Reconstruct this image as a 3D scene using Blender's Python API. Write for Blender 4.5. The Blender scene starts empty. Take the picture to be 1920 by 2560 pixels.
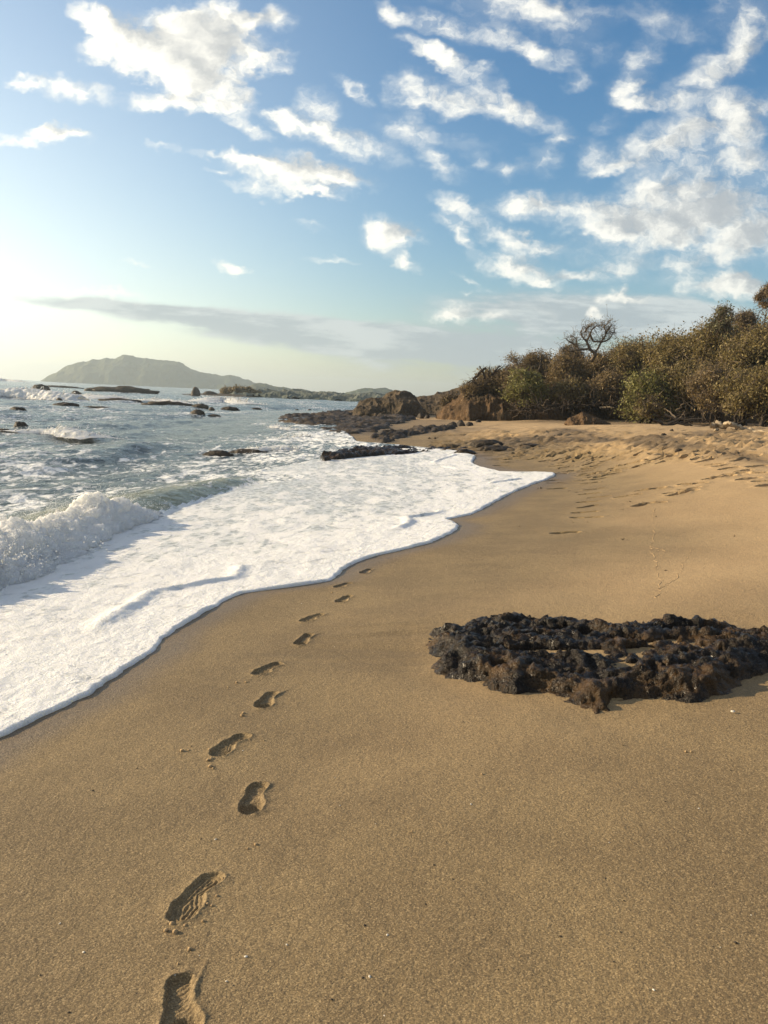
import bpy, math, random
import numpy as np
from mathutils import Matrix, Vector

random.seed(7)
RNG = np.random.default_rng(11)
SC = bpy.context.scene
COL = SC.collection

# ------------------------------------------------------------------ camera
F_PX = 2213.0                                   # focal length in photo pixels (2560 high)
ROLL, PITCH, CAM_H = math.radians(2.56), math.radians(7.47), 1.5
cam_d = bpy.data.cameras.new('camera')
cam = bpy.data.objects.new('camera', cam_d)
COL.objects.link(cam)
cam.location = (0, 0, CAM_H)
cam.rotation_euler = (Matrix.Rotation(math.pi / 2 - PITCH, 3, 'X') @ Matrix.Rotation(ROLL, 3, 'Z')).to_euler()
cam_d.sensor_fit = 'VERTICAL'
cam_d.sensor_height = 24.0
cam_d.lens = 24.0 * F_PX / 2560.0
cam_d.clip_start, cam_d.clip_end = 0.05, 20000
SC.camera = cam

# ------------------------------------------------------------------ light
SUN_AZ, SUN_EL = math.radians(-76), math.radians(17)      # azimuth from +Y towards +X
SUN_STRENGTH, SKY_STRENGTH, EXPOSURE = 5.0, 0.092, 0.70
sun_d = bpy.data.lights.new('sun', 'SUN')
sun = bpy.data.objects.new('sun', sun_d)
COL.objects.link(sun)
sun_d.energy, sun_d.angle, sun_d.color = SUN_STRENGTH, math.radians(0.5), (1.0, 0.80, 0.53)
SUN_DIR = Vector((math.sin(SUN_AZ) * math.cos(SUN_EL), math.cos(SUN_AZ) * math.cos(SUN_EL), math.sin(SUN_EL)))
sun.rotation_euler = SUN_DIR.to_track_quat('Z', 'Y').to_euler()
sun.location = (-30, 10, 20)

SC.view_settings.view_transform = 'Standard'
SC.view_settings.look = 'None'
SC.view_settings.exposure = EXPOSURE
SC.view_settings.gamma = 1.0
SC.view_settings.use_curve_mapping = False
SC.render.engine = 'CYCLES'
SC.cycles.use_denoising = True
SC.cycles.max_bounces = 6
SC.cycles.diffuse_bounces = 2
SC.cycles.glossy_bounces = 2
SC.cycles.transmission_bounces = 2
SC.cycles.volume_bounces = 0
SC.cycles.sample_clamp_indirect = 4.0
SC.cycles.caustics_reflective = False
SC.cycles.caustics_refractive = False


def ray(px, py):
    """direction through a photo pixel (1920x2560)"""
    x, y = (px - 960) / F_PX, (1280 - py) / F_PX
    c, s = math.cos(ROLL), math.sin(ROLL)
    x, y = c * x - s * y, s * x + c * y
    return np.array([x, math.cos(PITCH) + y * math.sin(PITCH), -math.sin(PITCH) + y * math.cos(PITCH)])


def at_z(px, py, z):
    d = ray(px, py)
    return d * ((z - CAM_H) / d[2]) + np.array([0, 0, CAM_H])


def at_y(px, py, Y):
    d = ray(px, py)
    return d * (Y / d[1]) + np.array([0, 0, CAM_H])


# ------------------------------------------------------------------ node helpers
class NT:
    def __init__(self, tree):
        self.t = tree

    def n(self, kind, ins=None, **props):
        nd = self.t.nodes.new(kind)
        for k, v in props.items():
            setattr(nd, k, v)
        for k, v in (ins or {}).items():
            sock = nd.inputs[k]
            if isinstance(v, bpy.types.NodeSocket):
                self.t.links.new(v, sock)
            else:
                sock.default_value = v
        return nd

    def math(self, op, a, b=0.0, c=None, clamp=False):
        nd = self.n('ShaderNodeMath', {0: a, 1: b}, operation=op, use_clamp=clamp)
        if c is not None:
            if isinstance(c, bpy.types.NodeSocket):
                self.t.links.new(c, nd.inputs[2])
            else:
                nd.inputs[2].default_value = c
        return nd.outputs[0]

    def vmath(self, op, a, b=(0, 0, 0)):
        return self.n('ShaderNodeVectorMath', {0: a, 1: b}, operation=op).outputs[0]

    def noise(self, vec, scale, detail=4.0, rough=0.55, dist=0.0, out='Fac', dims='3D'):
        nd = self.n('ShaderNodeTexNoise', {'Vector': vec, 'Scale': scale, 'Detail': detail, 'Roughness': rough,
                                           'Distortion': dist}, noise_dimensions=dims)
        return nd.outputs[out]

    def smooth(self, v, lo, hi, a=0.0, b=1.0):
        return self.n('ShaderNodeMapRange', {'Value': v, 'From Min': lo, 'From Max': hi, 'To Min': a, 'To Max': b},
                      interpolation_type='SMOOTHSTEP').outputs[0]

    def mix(self, f, a, b, blend='MIX'):
        nd = self.t.nodes.new('ShaderNodeMix')
        nd.data_type, nd.blend_type = 'RGBA', blend
        nd.clamp_factor = True
        for i, v in ((0, f), (6, a), (7, b)):
            if isinstance(v, bpy.types.NodeSocket):
                self.t.links.new(v, nd.inputs[i])
            else:
                nd.inputs[i].default_value = v if i == 0 else (tuple(v) + (1.0,))[:4]
        return nd.outputs[2]

    def attr(self, name, out='Fac'):
        return self.n('ShaderNodeAttribute', attribute_name=name).outputs[out]


# ------------------------------------------------------------------ sky
def build_world():
    w = bpy.data.worlds.new('World')
    SC.world = w
    w.use_nodes = True
    w.cycles.sampling_method = 'MANUAL'
    w.cycles.sample_map_resolution = 1024
    t = NT(w.node_tree)
    w.node_tree.nodes.clear()
    sky = t.n('ShaderNodeTexSky', sky_type='NISHITA', sun_disc=False, sun_elevation=SUN_EL,
              sun_rotation=SUN_AZ, altitude=0.0, air_density=1.0, dust_density=.7, ozone_density=2.2)
    hs = t.n('ShaderNodeHueSaturation', {'Saturation': 1.32, 'Color': sky.outputs[0]})
    gen = t.n('ShaderNodeTexCoord').outputs['Generated']
    # the pale aureole that sea air spreads round a low sun, hugging the horizon
    dt = t.n('ShaderNodeVectorMath', {0: gen, 1: tuple(SUN_DIR)}, operation='DOT_PRODUCT').outputs['Value']
    el = t.n('ShaderNodeSeparateXYZ', {0: gen}).outputs[2]
    gl = t.math('MULTIPLY', t.smooth(dt, .13, 1.0), t.math('POWER', 2.718, t.math('MULTIPLY', t.math('ABSOLUTE', el), -4.2)))
    glow = t.mix(gl, hs.outputs[0], (13.0, 12.8, 11.0))
    # clouds live on the sky: coordinates are tangents of the view direction, fixed in the world
    sep = t.n('ShaderNodeSeparateXYZ', {0: gen})
    yy = t.math('MAXIMUM', sep.outputs[1], 0.08)
    u = t.math('DIVIDE', sep.outputs[0], yy)
    v = t.math('DIVIDE', sep.outputs[2], yy)
    uv = t.n('ShaderNodeCombineXYZ', {0: u, 1: v, 2: 0.0}).outputs[0]

    D = 1.15736       # list drawn at 1659 px width
    K = 0.5787

    def dsp(a): return [(x * D, y * D, rx * D, ry * D, an, wt * 1.3 if wt < .7 else wt) for x, y, rx, ry, an, wt in a]

    def crp(a): return [(960 + x * K, y * K, rx * K, ry * K, an, wt * .76) for x, y, rx, ry, an, wt in a]

    white = dsp([
        (195, 38, 55, 24, 35, .8), (265, 88, 85, 36, 38, 1.0), (370, 112, 120, 58, 8, 1.3), (455, 95, 95, 60, -10, 1.2),
        (495, 30, 24, 42, 15, .7), (530, 58, 30, 26, 0, .7), (415, 165, 70, 40, 0, .9), (580, 124, 45, 22, 0, .6), (340, 150, 70, 30, 25, .8),
        (60, 172, 34, 13, 0, .6), (165, 185, 70, 26, 8, .55), (205, 110, 40, 16, 15, .35), (70, 298, 95, 17, -5, .75),
        (120, 290, 45, 16, -8, .5),
        (350, 222, 75, 20, 5, .55), (430, 216, 40, 18, 0, .5), (490, 212, 44, 36, 0, 1.0), (605, 45, 34, 26, 0, .4), (590, 234, 42, 14, 5, .5),
        (545, 275, 50, 16, 20, .5), (680, 220, 50, 32, 20, .55), (650, 268, 80, 18, 20, .6), (735, 302, 110, 30, 20, .8), (770, 188, 52, 14, 30, .55),
        (540, 355, 60, 22, 10, .9), (640, 380, 110, 36, 10, 1.1), (725, 382, 75, 22, 5, .7), (555, 415, 75, 14, 3, .7),
        (690, 428, 45, 10, 3, .5), (465, 378, 32, 9, 0, .5), (370, 321, 42, 8, 5, .35), (440, 342, 36, 8, 8, .4),
        (497, 575, 36, 13, 15, 1.0), (280, 562, 30, 8, 0, .7), (845, 505, 48, 36, 20, .6), (870, 570, 28, 16, 20, .4), (665, 495, 40, 9, 5, .3),
        (710, 560, 60, 8, 2, .3), (170, 630, 130, 10, 6, .35)])
    white += crp([
        (40, 60, 60, 36, 35, .7), (230, 110, 150, 44, 22, .8), (560, 190, 220, 55, 25, .95), (190, 230, 95, 40, 35, .8),
        (330, 300, 190, 42, 27, .9), (130, 390, 85, 80, 0, .85), (260, 450, 120, 50, 10, .8), (530, 470, 230, 62, 20, .9), (90, 560, 120, 56, 10, .75),
        (360, 620, 130, 34, 5, .55), (650, 40, 330, 66, 8, .75), (1250, 90, 190, 70, 10, .45), (1590, 50, 150, 90, 0, .7),
        (850, 200, 200, 80, 20, .4), (1110, 300, 60, 130, 25, .7), (1050, 400, 80, 70, 20, .5), (1400, 330, 190, 90, -25, .8), (1550, 190, 130, 70, -35, .7),
        (1080, 470, 70, 36, 0, .6), (1190, 440, 120, 30, -8, .6), (1420, 560, 270, 110, -20, .95), (1540, 500, 110, 100, 0, .6),
        (680, 680, 70, 62, 0, .75), (740, 605, 65, 28, -5, .6), (890, 680, 70, 75, 25, .7), (990, 730, 90, 34, 0, .65), (515, 725, 75, 50, 0, .65),
        (385, 685, 42, 28, 0, .55), (230, 700, 120, 40, 28, .6), (840, 355, 60, 34, 0, .4), (960, 540, 70, 34, 0, .5), (1150, 650, 200, 80, -10, .5),
        (1130, 830, 120, 62, -20, .8), (1400, 800, 260, 110, -22, 1.0), (1300, 940, 430, 95, 0, 1.0), (1500, 1020, 260, 110, 0, 1.0), (1640, 800, 100, 130, 0, .5),
        (560, 900, 160, 58, 0, .8), (790, 890, 210, 50, 8, .7), (1030, 1000, 220, 70, 5, .9), (310, 900, 100, 44, 40, .9),
        (250, 960, 66, 36, 25, .95), (320, 1045, 80, 30, 35, .8), (500, 1030, 160, 42, 20, .9), (720, 1078, 140, 34, 8, .7), (40, 1020, 80, 46, 30, .75),
        (85, 1140, 50, 30, 10, .65), (490, 1140, 120, 36, 15, .75), (640, 1170, 140, 52, 20, .85), (725, 1220, 80, 16, 5, .6), (860, 1180, 80, 30, 0, .8),
        (1010, 1140, 120, 72, 0, .9), (1270, 1130, 90, 40, 0, .8), (1380, 1220, 190, 58, 0, 1.3), (1470, 1175, 66, 34, 0, .9), (1560, 1235, 130, 54, 0, .9),
        (340, 1190, 70, 16, 20, .55), (450, 1245, 70, 18, 5, .5), (335, 1250, 24, 14, 0, .5), (1005, 1275, 70, 36, 0, 1.1), (1100, 1290, 90, 16, 5, .6), (810, 1290, 40, 14, 0, .5),
        (295, 1335, 76, 40, 10, 1.1), (205, 1362, 76, 26, 0, .9), (465, 1365, 70, 28, 15, .6), (690, 1365, 60, 26, 15, .6), (950, 1362, 40, 26, -15, .9)])
    grey = [(480, 792, 330, 20, 7, .8), (760, 832, 380, 34, 6, 1.0), (1000, 860, 330, 42, 4, 1.0), (1290, 880, 280, 34, 3, .8), (1400, 790, 330, 56, 2, .9),
            (1640, 800, 250, 46, 0, .8), (250, 765, 260, 12, 5, .35), (1100, 925, 300, 22, 2, .35)]

    def cover(vec, items):
        acc = None
        for px, py, rx, ry, an, wt in items:
            def g(x, y):
                d = ray(x, y)
                return np.array([d[0] / d[1], d[2] / d[1]])
            a = math.radians(an)
            c = g(px, py)
            ax = g(px + rx * math.cos(a), py + rx * math.sin(a)) - c
            ay = g(px - ry * math.sin(a), py + ry * math.cos(a)) - c
            mp = t.n('ShaderNodeMapping', {'Vector': vec, 'Location': (c[0], c[1], 0), 'Rotation': (0, 0, math.atan2(ax[1], ax[0])),
                                           'Scale': (np.linalg.norm(ax) * 1.5, np.linalg.norm(ay) * 1.5, 1)}, vector_type='TEXTURE')
            gr = t.n('ShaderNodeTexGradient', {'Vector': mp.outputs[0]}, gradient_type='SPHERICAL')
            acc = t.math('MULTIPLY', gr.outputs[1], wt) if acc is None else t.math('MULTIPLY_ADD', gr.outputs[1], wt, acc)
        return acc

    # ragged outlines: warp the coordinates, then break the cover with fine noise
    warp = t.noise(t.vmath('MULTIPLY', uv, (1.0, 1.5, 1)), 9.0, 4.0, 0.6, out='Color', dims='2D')
    warp2 = t.noise(t.vmath('MULTIPLY', uv, (1.0, 1.5, 1)), 34.0, 3.0, 0.6, out='Color', dims='2D')
    wv = t.vmath('MULTIPLY', t.vmath('SUBTRACT', warp, (.5, .5, .5)), (.055, .040, 0))
    wv2 = t.vmath('MULTIPLY', t.vmath('SUBTRACT', warp2, (.5, .5, .5)), (.026, .022, 0))
    p0 = t.vmath('ADD', t.vmath('ADD', uv, wv), wv2)
    p1 = t.vmath('ADD', p0, (-.018, -.006, 0))      # a step towards the sun: self shade of the clouds

    def density(p, q):
        c = cover(p, white)
        nz = t.noise(t.vmath('MULTIPLY', q, (1.0, 1.45, 1)), 17.0, 8.0, 0.64, dims='2D')
        n4 = t.noise(t.vmath('MULTIPLY', q, (1.0, 1.2, 1)), 60.0, 5.0, 0.65, dims='2D')
        pf = t.n('ShaderNodeTexVoronoi', {'Vector': t.vmath('MULTIPLY', q, (1.0, 1.35, 1)), 'Scale': 27.0}, feature='F1', voronoi_dimensions='2D').outputs['Distance']
        nn = t.math('ADD', t.math('MULTIPLY', t.math('SUBTRACT', nz, .50), 2.7), t.math('MULTIPLY', t.math('SUBTRACT', n4, .5), .9))
        nn = t.math('MULTIPLY_ADD', t.math('SUBTRACT', .54, pf), .75, nn)
        return t.math('MULTIPLY_ADD', nn, t.math('MULTIPLY', t.math('MINIMUM', c, .5), 1.35), t.math('MULTIPLY', c, .95)), c
    d0, cv = density(p0, t.vmath('ADD', uv, wv2))
    d1, _cv = density(p1, t.vmath('ADD', t.vmath('ADD', uv, wv2), (-.018, -.006, 0)))
    a0 = t.math('MAXIMUM', t.smooth(d0, .0, .98), t.smooth(cv, .02, .6, 0.0, .20))
    # thickness on the sun's side of a point -> shade
    shade = t.math('ADD', t.smooth(d1, .25, 1.25, 0.0, .66), t.math('MULTIPLY', t.math('SUBTRACT', d1, d0), .55))
    shade = t.math('ADD', shade, t.smooth(u, -.25, .42, -.06, .42))
    shade = t.smooth(shade, -.12, 1.35)      # away from the sun's quarter clouds turn grey
    lit = t.mix(shade, (8.4, 8.1, 7.2), (3.6, 3.75, 3.8))
    gd = cover(t.vmath('ADD', uv, t.vmath('MULTIPLY', wv, (.8, .35, 0))), grey)
    gn = t.noise(t.vmath('MULTIPLY', uv, (1.0, 5.5, 1)), 7.0, 7.0, 0.64, dims='2D')
    gd = t.math('MULTIPLY_ADD', t.math('SUBTRACT', gn, .5), t.math('MULTIPLY', t.math('MINIMUM', gd, .5), 3.4), gd)
    ga = t.smooth(gd, .03, .6, 0.0, .94)
    # thin milk towards the horizon on the sun's side is done by the sky model and the haze itself
    c1 = t.mix(ga, glow, t.mix(t.smooth(gn, .42, .62), (3.1, 3.6, 3.85), (4.6, 5.0, 5.0)))
    c2 = t.mix(t.math('MULTIPLY', a0, t.smooth(u, -.3, .4, .97, .86)), c1, lit)
    # unseen cloud cover added overhead, right and behind to whiten the fill light
    rest = t.math('MAXIMUM', t.smooth(u, .52, .80), t.math('MAXIMUM', t.smooth(v, .66, .90), t.smooth(sep.outputs[1], .25, .05)))
    zz = t.math('ADD', t.math('MAXIMUM', sep.outputs[2], 0.0), .16)
    pl = t.n('ShaderNodeCombineXYZ', {0: t.math('DIVIDE', sep.outputs[0], zz), 1: t.math('DIVIDE', sep.outputs[1], zz), 2: 0.0}).outputs[0]
    fn = t.noise(pl, 2.2, 7.0, 0.62, dims='2D')
    fa = t.math('MULTIPLY', t.math('MULTIPLY', t.smooth(fn, .40, .58), rest), .88)
    c2 = t.mix(fa, c2, (4.0, 4.05, 4.1))
    bg = t.n('ShaderNodeBackground', {'Color': c2, 'Strength': SKY_STRENGTH})
    out = t.n('ShaderNodeOutputWorld', {'Surface': bg.outputs[0]})
    return w


build_world()


# ------------------------------------------------------------------ noise in numpy
def _hash(ix, iy, iz, seed):
    h = (ix.astype(np.uint32) * np.uint32(374761393) + iy.astype(np.uint32) * np.uint32(668265263)
         + iz.astype(np.uint32) * np.uint32(2147483647) + np.uint32((seed * 974711 + 12345) & 0xffffffff))
    h = (h ^ (h >> np.uint32(13))) * np.uint32(1274126177)
    h = (h ^ (h >> np.uint32(16))) * np.uint32(2246822519)
    h = h ^ (h >> np.uint32(15))
    return (h & np.uint32(0xffffff)).astype(np.float32) / np.float32(0xffffff)


def noise2(x, y, seed=0):
    x0, y0 = np.floor(x), np.floor(y)
    fx, fy = x - x0, y - y0
    fx, fy = fx * fx * fx * (fx * (fx * 6 - 15) + 10), fy * fy * fy * (fy * (fy * 6 - 15) + 10)
    ix, iy = x0.astype(np.int64), y0.astype(np.int64)
    z = np.zeros_like(ix)
    a, b = _hash(ix, iy, z, seed), _hash(ix + 1, iy, z, seed)
    c, d = _hash(ix, iy + 1, z, seed), _hash(ix + 1, iy + 1, z, seed)
    return (a + (b - a) * fx) * (1 - fy) + (c + (d - c) * fx) * fy


def fbm2(x, y, octv=4, seed=0, gain=.5):
    s, a, t = 0, 1.0, 0
    for o in range(octv):
        c, q = math.cos(o * 1.1), math.sin(o * 1.1)
        s = s + a * noise2((x * c - y * q) * 2 ** o + 17.3 * o, (x * q + y * c) * 2 ** o - 9.1 * o, seed + o)
        t += a
        a *= gain
    return s / t                                  # about 0..1


def noise3(P, seed=0):
    P0 = np.floor(P)
    f = P - P0
    f = f * f * f * (f * (f * 6 - 15) + 10)
    I = P0.astype(np.int64)
    r = 0
    for dx in (0, 1):
        wx = f[:, 0] if dx else 1 - f[:, 0]
        for dy in (0, 1):
            wy = f[:, 1] if dy else 1 - f[:, 1]
            for dz in (0, 1):
                wz = f[:, 2] if dz else 1 - f[:, 2]
                r = r + wx * wy * wz * _hash(I[:, 0] + dx, I[:, 1] + dy, I[:, 2] + dz, seed)
    return r


def fbm3(P, octv=4, seed=0, gain=.5, billow=False, ridge=False):
    s, a, t = 0, 1.0, 0
    for o in range(octv):
        n = noise3(P * 2 ** o + 13.7 * o, seed + o)
        if billow:
            n = np.abs(n - .5) * 2
        if ridge:
            n = 1 - np.abs(n - .5) * 2
        s = s + a * n
        t += a
        a *= gain
    return s / t


def sstep(x, a, b):
    t = np.clip((x - a) / (b - a), 0, 1)
    return t * t * (3 - 2 * t)


def pchip(xq, xs, ys):
    """smooth interpolation through points (Catmull-Rom slopes, limited)"""
    xs, ys = np.asarray(xs, float), np.asarray(ys, float)
    h = np.diff(xs)
    d = np.diff(ys) / h
    m = np.zeros_like(ys)
    m[1:-1] = np.where(d[:-1] * d[1:] > 0, 2 * d[:-1] * d[1:] / (d[:-1] + d[1:] + 1e-12), 0)
    m[0], m[-1] = d[0], d[-1]
    xq = np.asarray(xq, float)
    i = np.clip(np.searchsorted(xs, xq) - 1, 0, len(xs) - 2)
    t = np.clip((xq - xs[i]) / h[i], 0, 1)
    t2, t3 = t * t, t * t * t
    return ((2 * t3 - 3 * t2 + 1) * ys[i] + (t3 - 2 * t2 + t) * h[i] * m[i] + (-2 * t3 + 3 * t2) * ys[i + 1] + (t3 - t2) * h[i] * m[i + 1])


# ------------------------------------------------------------------ mesh helpers
def mesh_np(name, V, F, mats, smooth=True, attrs=None, normals=None, fmat=None):
    V = np.ascontiguousarray(V, dtype=np.float32)
    me = bpy.data.meshes.new(name)
    blocks = F if isinstance(F, list) else [F]
    blocks = [np.asarray(b, dtype=np.int32) for b in blocks if len(b)]
    nl = sum(b.size for b in blocks)
    npoly = sum(len(b) for b in blocks)
    me.vertices.add(len(V))
    me.vertices.foreach_set('co', V.ravel())
    me.loops.add(nl)
    me.loops.foreach_set('vertex_index', np.concatenate([b.ravel() for b in blocks]))
    me.polygons.add(npoly)
    starts, o = [], 0
    for b in blocks:
        starts.append(o + np.arange(len(b)) * b.shape[1])
        o += b.size
    me.polygons.foreach_set('loop_start', np.concatenate(starts).astype(np.int32))
    me.polygons.foreach_set('use_smooth', np.full(npoly, smooth, dtype=bool))
    for m in (mats if isinstance(mats, (list, tuple)) else [mats]):
        me.materials.append(m)
    if fmat is not None:
        me.polygons.foreach_set('material_index', np.asarray(fmat, dtype=np.int32))
    me.update(calc_edges=True)
    for k, a in (attrs or {}).items():
        at = me.attributes.new(k, 'FLOAT', 'POINT')
        at.data.foreach_set('value', np.ascontiguousarray(a, dtype=np.float32).ravel())
    if normals is not None:
        me.normals_split_custom_set_from_vertices(np.asarray(normals, dtype=np.float32).tolist())
    me.validate()
    return me


def link(name, data, parent=None, loc=None):
    o = bpy.data.objects.new(name, data)
    COL.objects.link(o)
    if parent is not None:
        o.parent = parent
    if loc is not None:
        o.location = loc
    return o


def tag(o, label=None, cat=None, group=None, kind=None):
    for k, v in (('label', label), ('category', cat), ('group', group), ('kind', kind)):
        if v:
            o[k] = v
    return o


def empty(name, loc, label, cat, group=None):
    o = bpy.data.objects.new(name, None)
    COL.objects.link(o)
    o.location = loc
    o.empty_display_size = .1
    return tag(o, label, cat, group)


def grid_faces(nr, nc, wrap=False):
    i = np.arange(nr - 1)[:, None] * nc
    if wrap:
        j = np.arange(nc)[None, :]
        j2 = (j + 1) % nc
    else:
        j = np.arange(nc - 1)[None, :]
        j2 = j + 1
    return np.stack([i + j, i + j2, i + nc + j2, i + nc + j], -1).reshape(-1, 4)


class MB:
    """collects tubes, cards and grids into one mesh"""
    def __init__(self):
        self.v, self.q, self.t, self.a, self.n = [], [], [], [], 0

    def add(self, V, Q=None, T=None, a=0.5):
        V = np.asarray(V, dtype=np.float32)
        if Q is not None and len(Q):
            self.q.append(np.asarray(Q) + self.n)
        if T is not None and len(T):
            self.t.append(np.asarray(T) + self.n)
        self.v.append(V)
        self.a.append(np.broadcast_to(np.asarray(a, dtype=np.float32), (len(V),)))
        self.n += len(V)

    def tube(self, pts, rad, sides=5, a=0.5):
        pts = np.asarray(pts, float)
        rad = np.broadcast_to(np.asarray(rad, float), (len(pts),))
        tg = np.gradient(pts, axis=0)
        tg /= np.linalg.norm(tg, axis=1)[:, None] + 1e-9
        up = np.array([0.31, 0.2, 1.0]) if abs(tg[0, 2]) < .9 else np.array([1.0, .1, 0.2])
        s = np.cross(tg, up)
        s /= np.linalg.norm(s, axis=1)[:, None] + 1e-9
        b = np.cross(s, tg)
        an = np.arange(sides) * 2 * math.pi / sides
        ring = pts[:, None] + rad[:, None, None] * (s[:, None] * np.cos(an)[None, :, None] + b[:, None] * np.sin(an)[None, :, None])
        V = np.concatenate([ring.reshape(-1, 3), pts[-1:] + tg[-1:] * rad[-1]])
        k = (len(pts) - 1) * sides
        T = [[k + j, k + (j + 1) % sides, len(V) - 1] for j in range(sides)]
        self.add(V, grid_faces(len(pts), sides, True), T, a)

    def cards(self, C, size, aspect=.5, a=None, rng=RNG, axis=None):
        n = len(C)
        u = rng.normal(size=(n, 3)) if axis is None else axis
        u /= np.linalg.norm(u, axis=1)[:, None] + 1e-9
        w = np.cross(u, rng.normal(size=(n, 3)))
        w /= np.linalg.norm(w, axis=1)[:, None] + 1e-9
        size = np.broadcast_to(size, (n,))[:, None]
        V = np.stack([C - u * size, C + w * size * aspect, C + u * size, C - w * size * aspect], 1).reshape(-1, 3)
        if a is None:
            a = rng.random(n)
        self.add(V, np.arange(n * 4).reshape(-1, 4), None, np.repeat(a, 4))

    def build(self, name, mat, parent=None, smooth=True, attr='tone'):
        V = np.concatenate(self.v)
        F = []
        if self.q:
            F.append(np.concatenate(self.q))
        if self.t:
            F.append(np.concatenate(self.t))
        return link(name, mesh_np(name, V, F, mat, smooth, {attr: np.concatenate(self.a)}), parent)


# ------------------------------------------------------------------ materials
def new_mat(name):
    m = bpy.data.materials.new(name)
    m.use_nodes = True
    m.node_tree.nodes.clear()
    return m, NT(m.node_tree)


def finish(t, color, rough, bump=None, spec=.5, extra=None):
    ins = {'Base Color': color, 'Roughness': rough, 'Specular IOR Level': spec}
    ins.update(extra or {})
    b = t.n('ShaderNodeBsdfPrincipled', ins)
    if bump is not None:
        t.t.links.new(bump, b.inputs['Normal'])
    t.n('ShaderNodeOutputMaterial', {'Surface': b.outputs[0]})
    return b


def bump(t, h, dist, strength=1.0, normal=None):
    ins = {'Height': h, 'Distance': dist, 'Strength': strength}
    if normal is not None:
        ins['Normal'] = normal
    return t.n('ShaderNodeBump', ins).outputs[0]


def pos(t):
    return t.n('ShaderNodeNewGeometry').outputs['Position']


def mat_sand():
    m, t = new_mat('sand')
    p = pos(t)
    wet, lit, drk = t.attr('moist'), t.attr('litter'), t.attr('dark_sand')
    g1 = t.noise(p, 330, 2.0, .7)
    g2 = t.noise(p, 120, 3.0, .65)
    g3 = t.noise(p, 14, 4.0, .6)
    g5 = t.noise(p, 44, 5.0, .7)
    g4 = t.noise(p, 1.3, 4.0, .6)
    dry = t.mix(t.smooth(g4, .3, .7), (.53, .365, .19), (.48, .325, .165))
    moist = t.mix(t.smooth(g4, .38, .62), (.256, .182, .086), (.198, .139, .066))
    c = t.mix(wet, dry, moist)
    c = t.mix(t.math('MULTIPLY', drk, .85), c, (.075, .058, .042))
    c = t.mix(t.math('MULTIPLY', lit, t.smooth(g3, .35, .65, .35, 1.0)), c, (.085, .06, .038))
    c = t.mix(t.attr('damp_shade'), c, (.150, .104, .054))
    # grains: dark and pale specks
    v1 = t.n('ShaderNodeTexVoronoi', {'Vector': p, 'Scale': 270.0}, feature='F1')
    v2 = t.n('ShaderNodeTexVoronoi', {'Vector': p, 'Scale': 120.0}, feature='F1')
    k1 = t.n('ShaderNodeSeparateColor', {0: v1.outputs['Color']}).outputs[0]
    k2 = t.n('ShaderNodeSeparateColor', {0: v2.outputs['Color']}).outputs[0]
    c = t.mix(t.smooth(k1, .55, 1.0, 0, .52), c, (.055, .04, .026))
    c = t.mix(t.smooth(k1, .35, .0, 0, .26), c, (.80, .60, .33))
    c = t.mix(t.smooth(k2, .72, 1.0, 0, .20), c, (.07, .05, .03))
    c = t.mix(t.smooth(g2, .35, .7, 0, .22), c, (.16, .11, .065))
    c = t.mix(t.smooth(g5, .50, .72, 0, .30), c, (.14, .09, .045))
    h = t.math('ADD', t.math('MULTIPLY', k1, .16), t.math('ADD', t.math('MULTIPLY', g2, .8), t.math('MULTIPLY_ADD', g5, 1.0, t.math('MULTIPLY', g3, 1.5))))
    h = t.math('ADD', h, t.math('MULTIPLY', k2, .16))
    b = bump(t, h, .0048, 1.0)
    finish(t, c, t.math('MULTIPLY_ADD', t.attr('damp_shade'), -.38, t.math('MULTIPLY_ADD', wet, -.14, .92)), b, .3)
    return m


def mat_foam():
    m, t = new_mat('sea_foam')
    p = pos(t)
    n1 = t.noise(p, 70, 4.0, .7)
    n2 = t.noise(p, 20, 5.0, .65)
    nf = t.noise(t.vmath('MULTIPLY', p, (.85, 1.3, 1)), 5.0, 6.0, .66)
    n3 = t.noise(t.vmath('MULTIPLY', p, (1.6, .55, 1)), 3.0, 6.0, .62)
    hole = t.attr('thin')
    thin = t.smooth(t.math('ADD', t.math('MULTIPLY', n2, .35), t.math('ADD', t.math('MULTIPLY', t.math('SUBTRACT', n3, .5), 1.7), hole)), .36, .64)
    wp = t.noise(p, 5.0, 3.0, .6, out='Color')
    lv = t.n('ShaderNodeTexVoronoi', {'Vector': t.vmath('ADD', t.vmath('MULTIPLY', p, (1.0, .75, 1)), t.vmath('MULTIPLY', wp, (.22, .22, .1))), 'Scale': 6.5}, feature='DISTANCE_TO_EDGE').outputs['Distance']
    lace = t.math('MULTIPLY', t.smooth(lv, .04, .22), t.smooth(thin, .25, 1.0))
    c = t.mix(t.math('MULTIPLY', thin, .42), (.87, .865, .84), (.52, .54, .53))
    c = t.mix(t.math('MULTIPLY', lace, .62), c, (.24, .26, .245))
    c = t.mix(t.smooth(nf, .60, .70, 0, .55), c, (.34, .35, .34))
    c = t.mix(t.smooth(n1, .5, .75, 0, .15), c, (.62, .64, .66))
    h = t.math('ADD', t.math('MULTIPLY', n1, .7), t.math('MULTIPLY', n2, 1.3))
    h = t.math('ADD', h, t.math('MULTIPLY', t.smooth(nf, .555, .66), -.8))
    b = bump(t, h, .028, .95)
    finish(t, c, t.math('MULTIPLY_ADD', thin, -.45, .75), b, .35,
           {'Subsurface Weight': .8, 'Subsurface Radius': (.035, .035, .03), 'Subsurface Scale': 1.0})
    return m


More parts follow.
